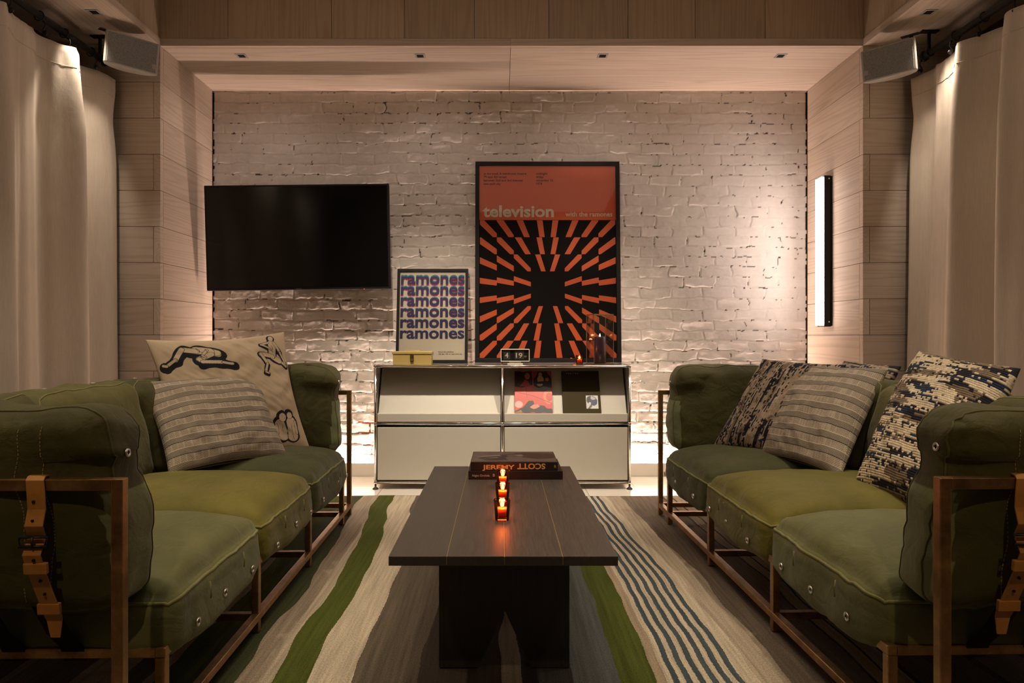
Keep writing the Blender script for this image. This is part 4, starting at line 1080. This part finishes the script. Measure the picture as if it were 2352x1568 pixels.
# ------------------------------------------------------------------ television
tv = thing('television', 'black flat television mounted on the white brick wall', 'television', (at(684, 545, 4.20)), (math.radians(2.0), math.radians(-.75), math.radians(.5)))
w2, h2 = .5645, .3215
part('case', Geo().box(-w2, w2, -.006, .028, -h2, h2).box(-w2*.75, w2*.75, .028, .055, -h2*.7, h2*.6), M['black'], tv, bevel=.003)
M['screen'] = plain('tv_screen', (.004, .004, .004), .12, spec=.35, noise_amt=.0)
part('screen', Geo().box(-w2+.012, w2-.012, -.0072, -.0055, -h2+.014, h2-.012), M['screen'], tv)
M['logo'] = plain('grey_print', (.20, .20, .20), .5)
part('logo', text_geo('SAMSUNG', .034, 0, -h2+.0035, -.0066, bold=.02, align='C'), M['logo'], tv, fixn=False)
part('wall_mount', Geo().box(-.05, .05, .05, .23, -.03, .03).box(-.12, .12, .215, .228, -.12, .12), M['iron'], tv)
part('standby_light', Geo().box(.40, .406, -.0075, -.006, -h2-.003, -h2+.002), emit('red_led', (1, .05, .03), 1.5), tv)

# ------------------------------------------------------------------ wall lamp
wl = thing('wall_lamp', 'long vertical black wall lamp glowing white on the right wall', 'lamp', (XR, 4.145, 1.412))
part('body', Geo().box(-.046, -.006, -.045, .045, -.454, .454), M['black'], wl, bevel=.002)
part('back_plate', Geo().box(-.006, 0, -.050, .050, -.45, .45), M['iron'], wl)
part('diffuser', Geo().box(-.060, -.046, -.041, .041, -.446, .446), emit('diffuser', (1, .84, .78), 27), wl, bevel=.001)
g = Geo()
for z in (-.425, .435): g.tube([(-.018, -.0452, z), (-.018, -.0475, z)], .0045, 12)
part('screw', g, M['steel'], wl)

# ------------------------------------------------------------------ recessed downlights
def downlight(label, loc):
    t = thing('recessed_downlight', label, 'light', loc, group='square ceiling downlights')
    g = Geo().box(-.029, .029, -.029, -.019, -.002, .001).box(-.029, .029, .019, .029, -.002, .001).box(-.029, -.019, -.019, .019, -.002, .001).box(.019, .029, -.019, .019, -.002, .001)
    part('bezel', g, M['speaker'], t)
    part('recess', Geo().box(-.019, .019, -.019, .019, -.0005, .0004), M['black_matte'], t)
    return t
dls = ['square ceiling downlight above left part of television', 'square ceiling downlight left of the large poster', 'square ceiling downlight above right edge of the large poster', 'square ceiling downlight near the top right niche corner']
d0 = None
for lb, px in zip(dls, (555, 965, 1384, 1793)):
    s = 644/1.595; loc = ((px-1150)/s, F/s, ZS-.0005)
    if d0 is None: d0 = downlight(lb, loc)
    else: dup(d0, loc, lb)
dup(d0, (-2.0, 3.36, ZS), 'square ceiling downlight in the left soffit by curtain'); dup(d0, (2.107, 3.36, ZS), 'square ceiling downlight in the right soffit by curtain')

# ------------------------------------------------------------------ speakers
def speaker(label, loc, rot, S, brk):
    t = thing('wall_speaker', label, 'speaker', loc, rot, 'corner speakers')
    # cross-section in x,y: flat front at -y, rounded back, extruded in z
    hw, hh, dp = .125, .080, .12
    pts = [(-hw, -.004), (hw, -.004)]
    for k in range(9):
        a = PI*k/8; pts.append((hw*.99*math.cos(a)*(.72+.28*abs(math.cos(a))), .02+dp*math.sin(a)))
    n = len(pts); vs = [(x, y, -hh) for x, y in pts]+[(x, y, hh) for x, y in pts]
    fs = [tuple(range(n)), tuple(range(2*n-1, n-1, -1))]+[(i, i+n, (i+1) % n+n, (i+1) % n) for i in range(n)]
    part('shell', Geo().add(vs, fs), M['speaker'], t, bevel=.006)
    part('grille', Geo().box(-hw+.012, hw-.012, -.0065, -.003, -hh+.008, hh-.008), M['grille'], t, bevel=.001)
    part('badge', Geo().box(S*(hw-.030), S*(hw-.012), -.0075, -.006, -.052, -.030) if S > 0 else Geo().box(-(hw-.012), -(hw-.030), -.0075, -.006, -.045, -.023), M['speaker'], t, label='pale square badge')
    part('bracket', Geo().box(brk[0]-.008, brk[0]+.008, .05, .066, hh*.2, brk[1]).box(brk[0]-.045, brk[0]+.035, .035, .08, brk[1]-.005, brk[1]), M['iron'], t)
    return t
ls = thing
lp = at(304, 121, 3.50); rp_ = at(2040, 139, 3.50)
speaker('grey speaker in the upper left corner beside curtain', lp, (math.radians(10), math.radians(2), math.radians(42)), 1, (-.10, .085))
speaker('grey speaker in the upper right corner beside curtain', rp_, (math.radians(10), math.radians(-2), math.radians(-42)), -1, (.10, .105))

# ------------------------------------------------------------------ curtains, rods
def curtain(label, side, x0, yend, seed):
    ny, nz = 520, 70; ztop = 2.315
    t = thing('curtain', label, 'curtain', (x0, 2.0, 0), group='linen curtains')
    y = np.linspace(.1, yend, ny); fz = np.linspace(0, 1, nz); Y, Fz = np.meshgrid(y, fz)
    hk = 2*PI*(yend-.12-Y)/.215
    topz = ztop-.016*(1-np.cos(hk))*.5-.012*np.sin(Y*3)**2
    Z = .012+(topz-.012)*Fz
    top = np.clip((Z-1.9)/.4, 0, 1)
    f1 = np.sin(hk*.5+.9+.35*np.sin(Z*1.1+Y*2)); f1 = np.sign(f1)*np.abs(f1)**.75
    f2 = np.sin(2*PI*Y/.27+seed+.5*np.sin(Y*2.1)+.15*Z); f3 = np.sin(2*PI*Y/.095+seed*2+Z*.9)
    D = (.050*f1*(1-.35*top)+.034*f2*(1-top*.4)+.004*f3+.010*np.cos(hk)*top)
    D += .012*np.sin(Z*5+Y*4)*top*(1-top)
    D += .0022*np.sin(Y*140+np.sin(Z*9)*2)*np.clip(1-np.abs(Z-2.22)/.05, 0, 1)
    D += -.05*(1-Fz)*np.ones_like(Y)*(1 if side > 0 else .4)
    edge = np.clip((Y-(yend-.25))/.25, 0, 1)
    X = side*(D)-side*0.0
    Yo = Y-.03*edge*np.exp(-((Z-2.05)/.12)**2)+.02*edge*(1-Fz)
    P = np.stack([X, Yo-2.0, Z], -1)
    g = Geo().grid(P); o = part('panel', g, M['curtain'], t, smooth=True, fixn=False)
    sm = o.modifiers.new('thick', 'SOLIDIFY'); sm.thickness = .0025; sm.offset = 0
    # hem seam
    i = int(nz*.955); pth = [tuple(P[i, j]+np.array([-side*.0025, 0, 0])) for j in range(0, ny, 3)]
    part('hem_seam', Geo().tube(pth, .0014, 5), M['curtain'], t, smooth=True)
    return t, P, y
RZ = 2.38
for side, x0, yend, hooks, lab, rlab in ((-1, -2.125, 3.70, (3.55, 3.33, 3.15, 2.93, 2.70), 'cream linen curtain hanging at the left side of the room', 'black iron curtain rod along the left soffit'),
                                   (1, 2.235, 3.68, (3.60, 3.36, 3.16, 2.94, 2.72), 'cream linen curtain hanging at the right side of the room', 'black iron curtain rod along the right soffit')):
    t, P, yy = curtain(lab, side, x0, yend, 1.3 if side < 0 else 4.1)
    rx = x0+side*.005
    rod = thing('curtain_rod', rlab, 'curtain rod', (rx, 2.0, RZ), group='curtain rods')
    ye = 1.66 if side < 0 else 1.60
    part('rod', Geo().tube([(0, -2.2, 0), (0, ye, 0)], .0165, 16), M['iron'], rod, smooth=True)
    part('finial', Geo().lathe([(.0001, -.03), (.014, -.024), (.022, -.006), (.022, .006), (.014, .024), (.0001, .03)], (0, ye+.012, 0), 16), M['iron'], rod, smooth=True)
    for by in (ye-.03, ye-1.6):
        part('bracket', Geo().box(-.006, .006, by-.006, by+.006, .01, .113).box(-.045, .045, by-.018, by+.018, .109, .1145).tube([(0, by-.015, -.0), (0, by+.015, 0)], .021, 14), M['iron'], rod)
    for hy in hooks:
        g = Geo(); c0 = Vector((rx-x0, hy-2.0, RZ))
        g.tube([c0+Vector((.022*math.cos(a), 0, .022*math.sin(a)-.002)) for a in [2*PI*k/20 for k in range(20)]], .0028, 7, closed=True)
        zz = RZ-.024; q = -side
        pts = [(0, 0), (.010, -.012), (.012, -.028), (.002, -.042), (-.002, -.056), (.006, -.068), (.016, -.066), (.018, -.054), (.011, -.048)]
        g.tube([Vector((rx-x0+q*(a+.018), hy-2.0, zz+b)) for a, b in pts], .0032, 7)
        g.tube([Vector((rx-x0+q*.029, hy-2.0-.004, zz-.057)), Vector((rx-x0+q*.029, hy-2.0+.004, zz-.057))], .010, 12)
        part('hook', g, M['iron'], t, smooth=True, label='black ring hook')
# cable beside the cabinet
cb_ = part('power_cable', Geo().tube([(-.80, 4.405, .68), (-.795, 4.41, .50), (-.798, 4.412, .30), (-.79, 4.412, .10)], .0028, 8), M['black'], smooth=True)
setprops(cb_, 'thin black cable running down the bricks left of sideboard', 'cable')
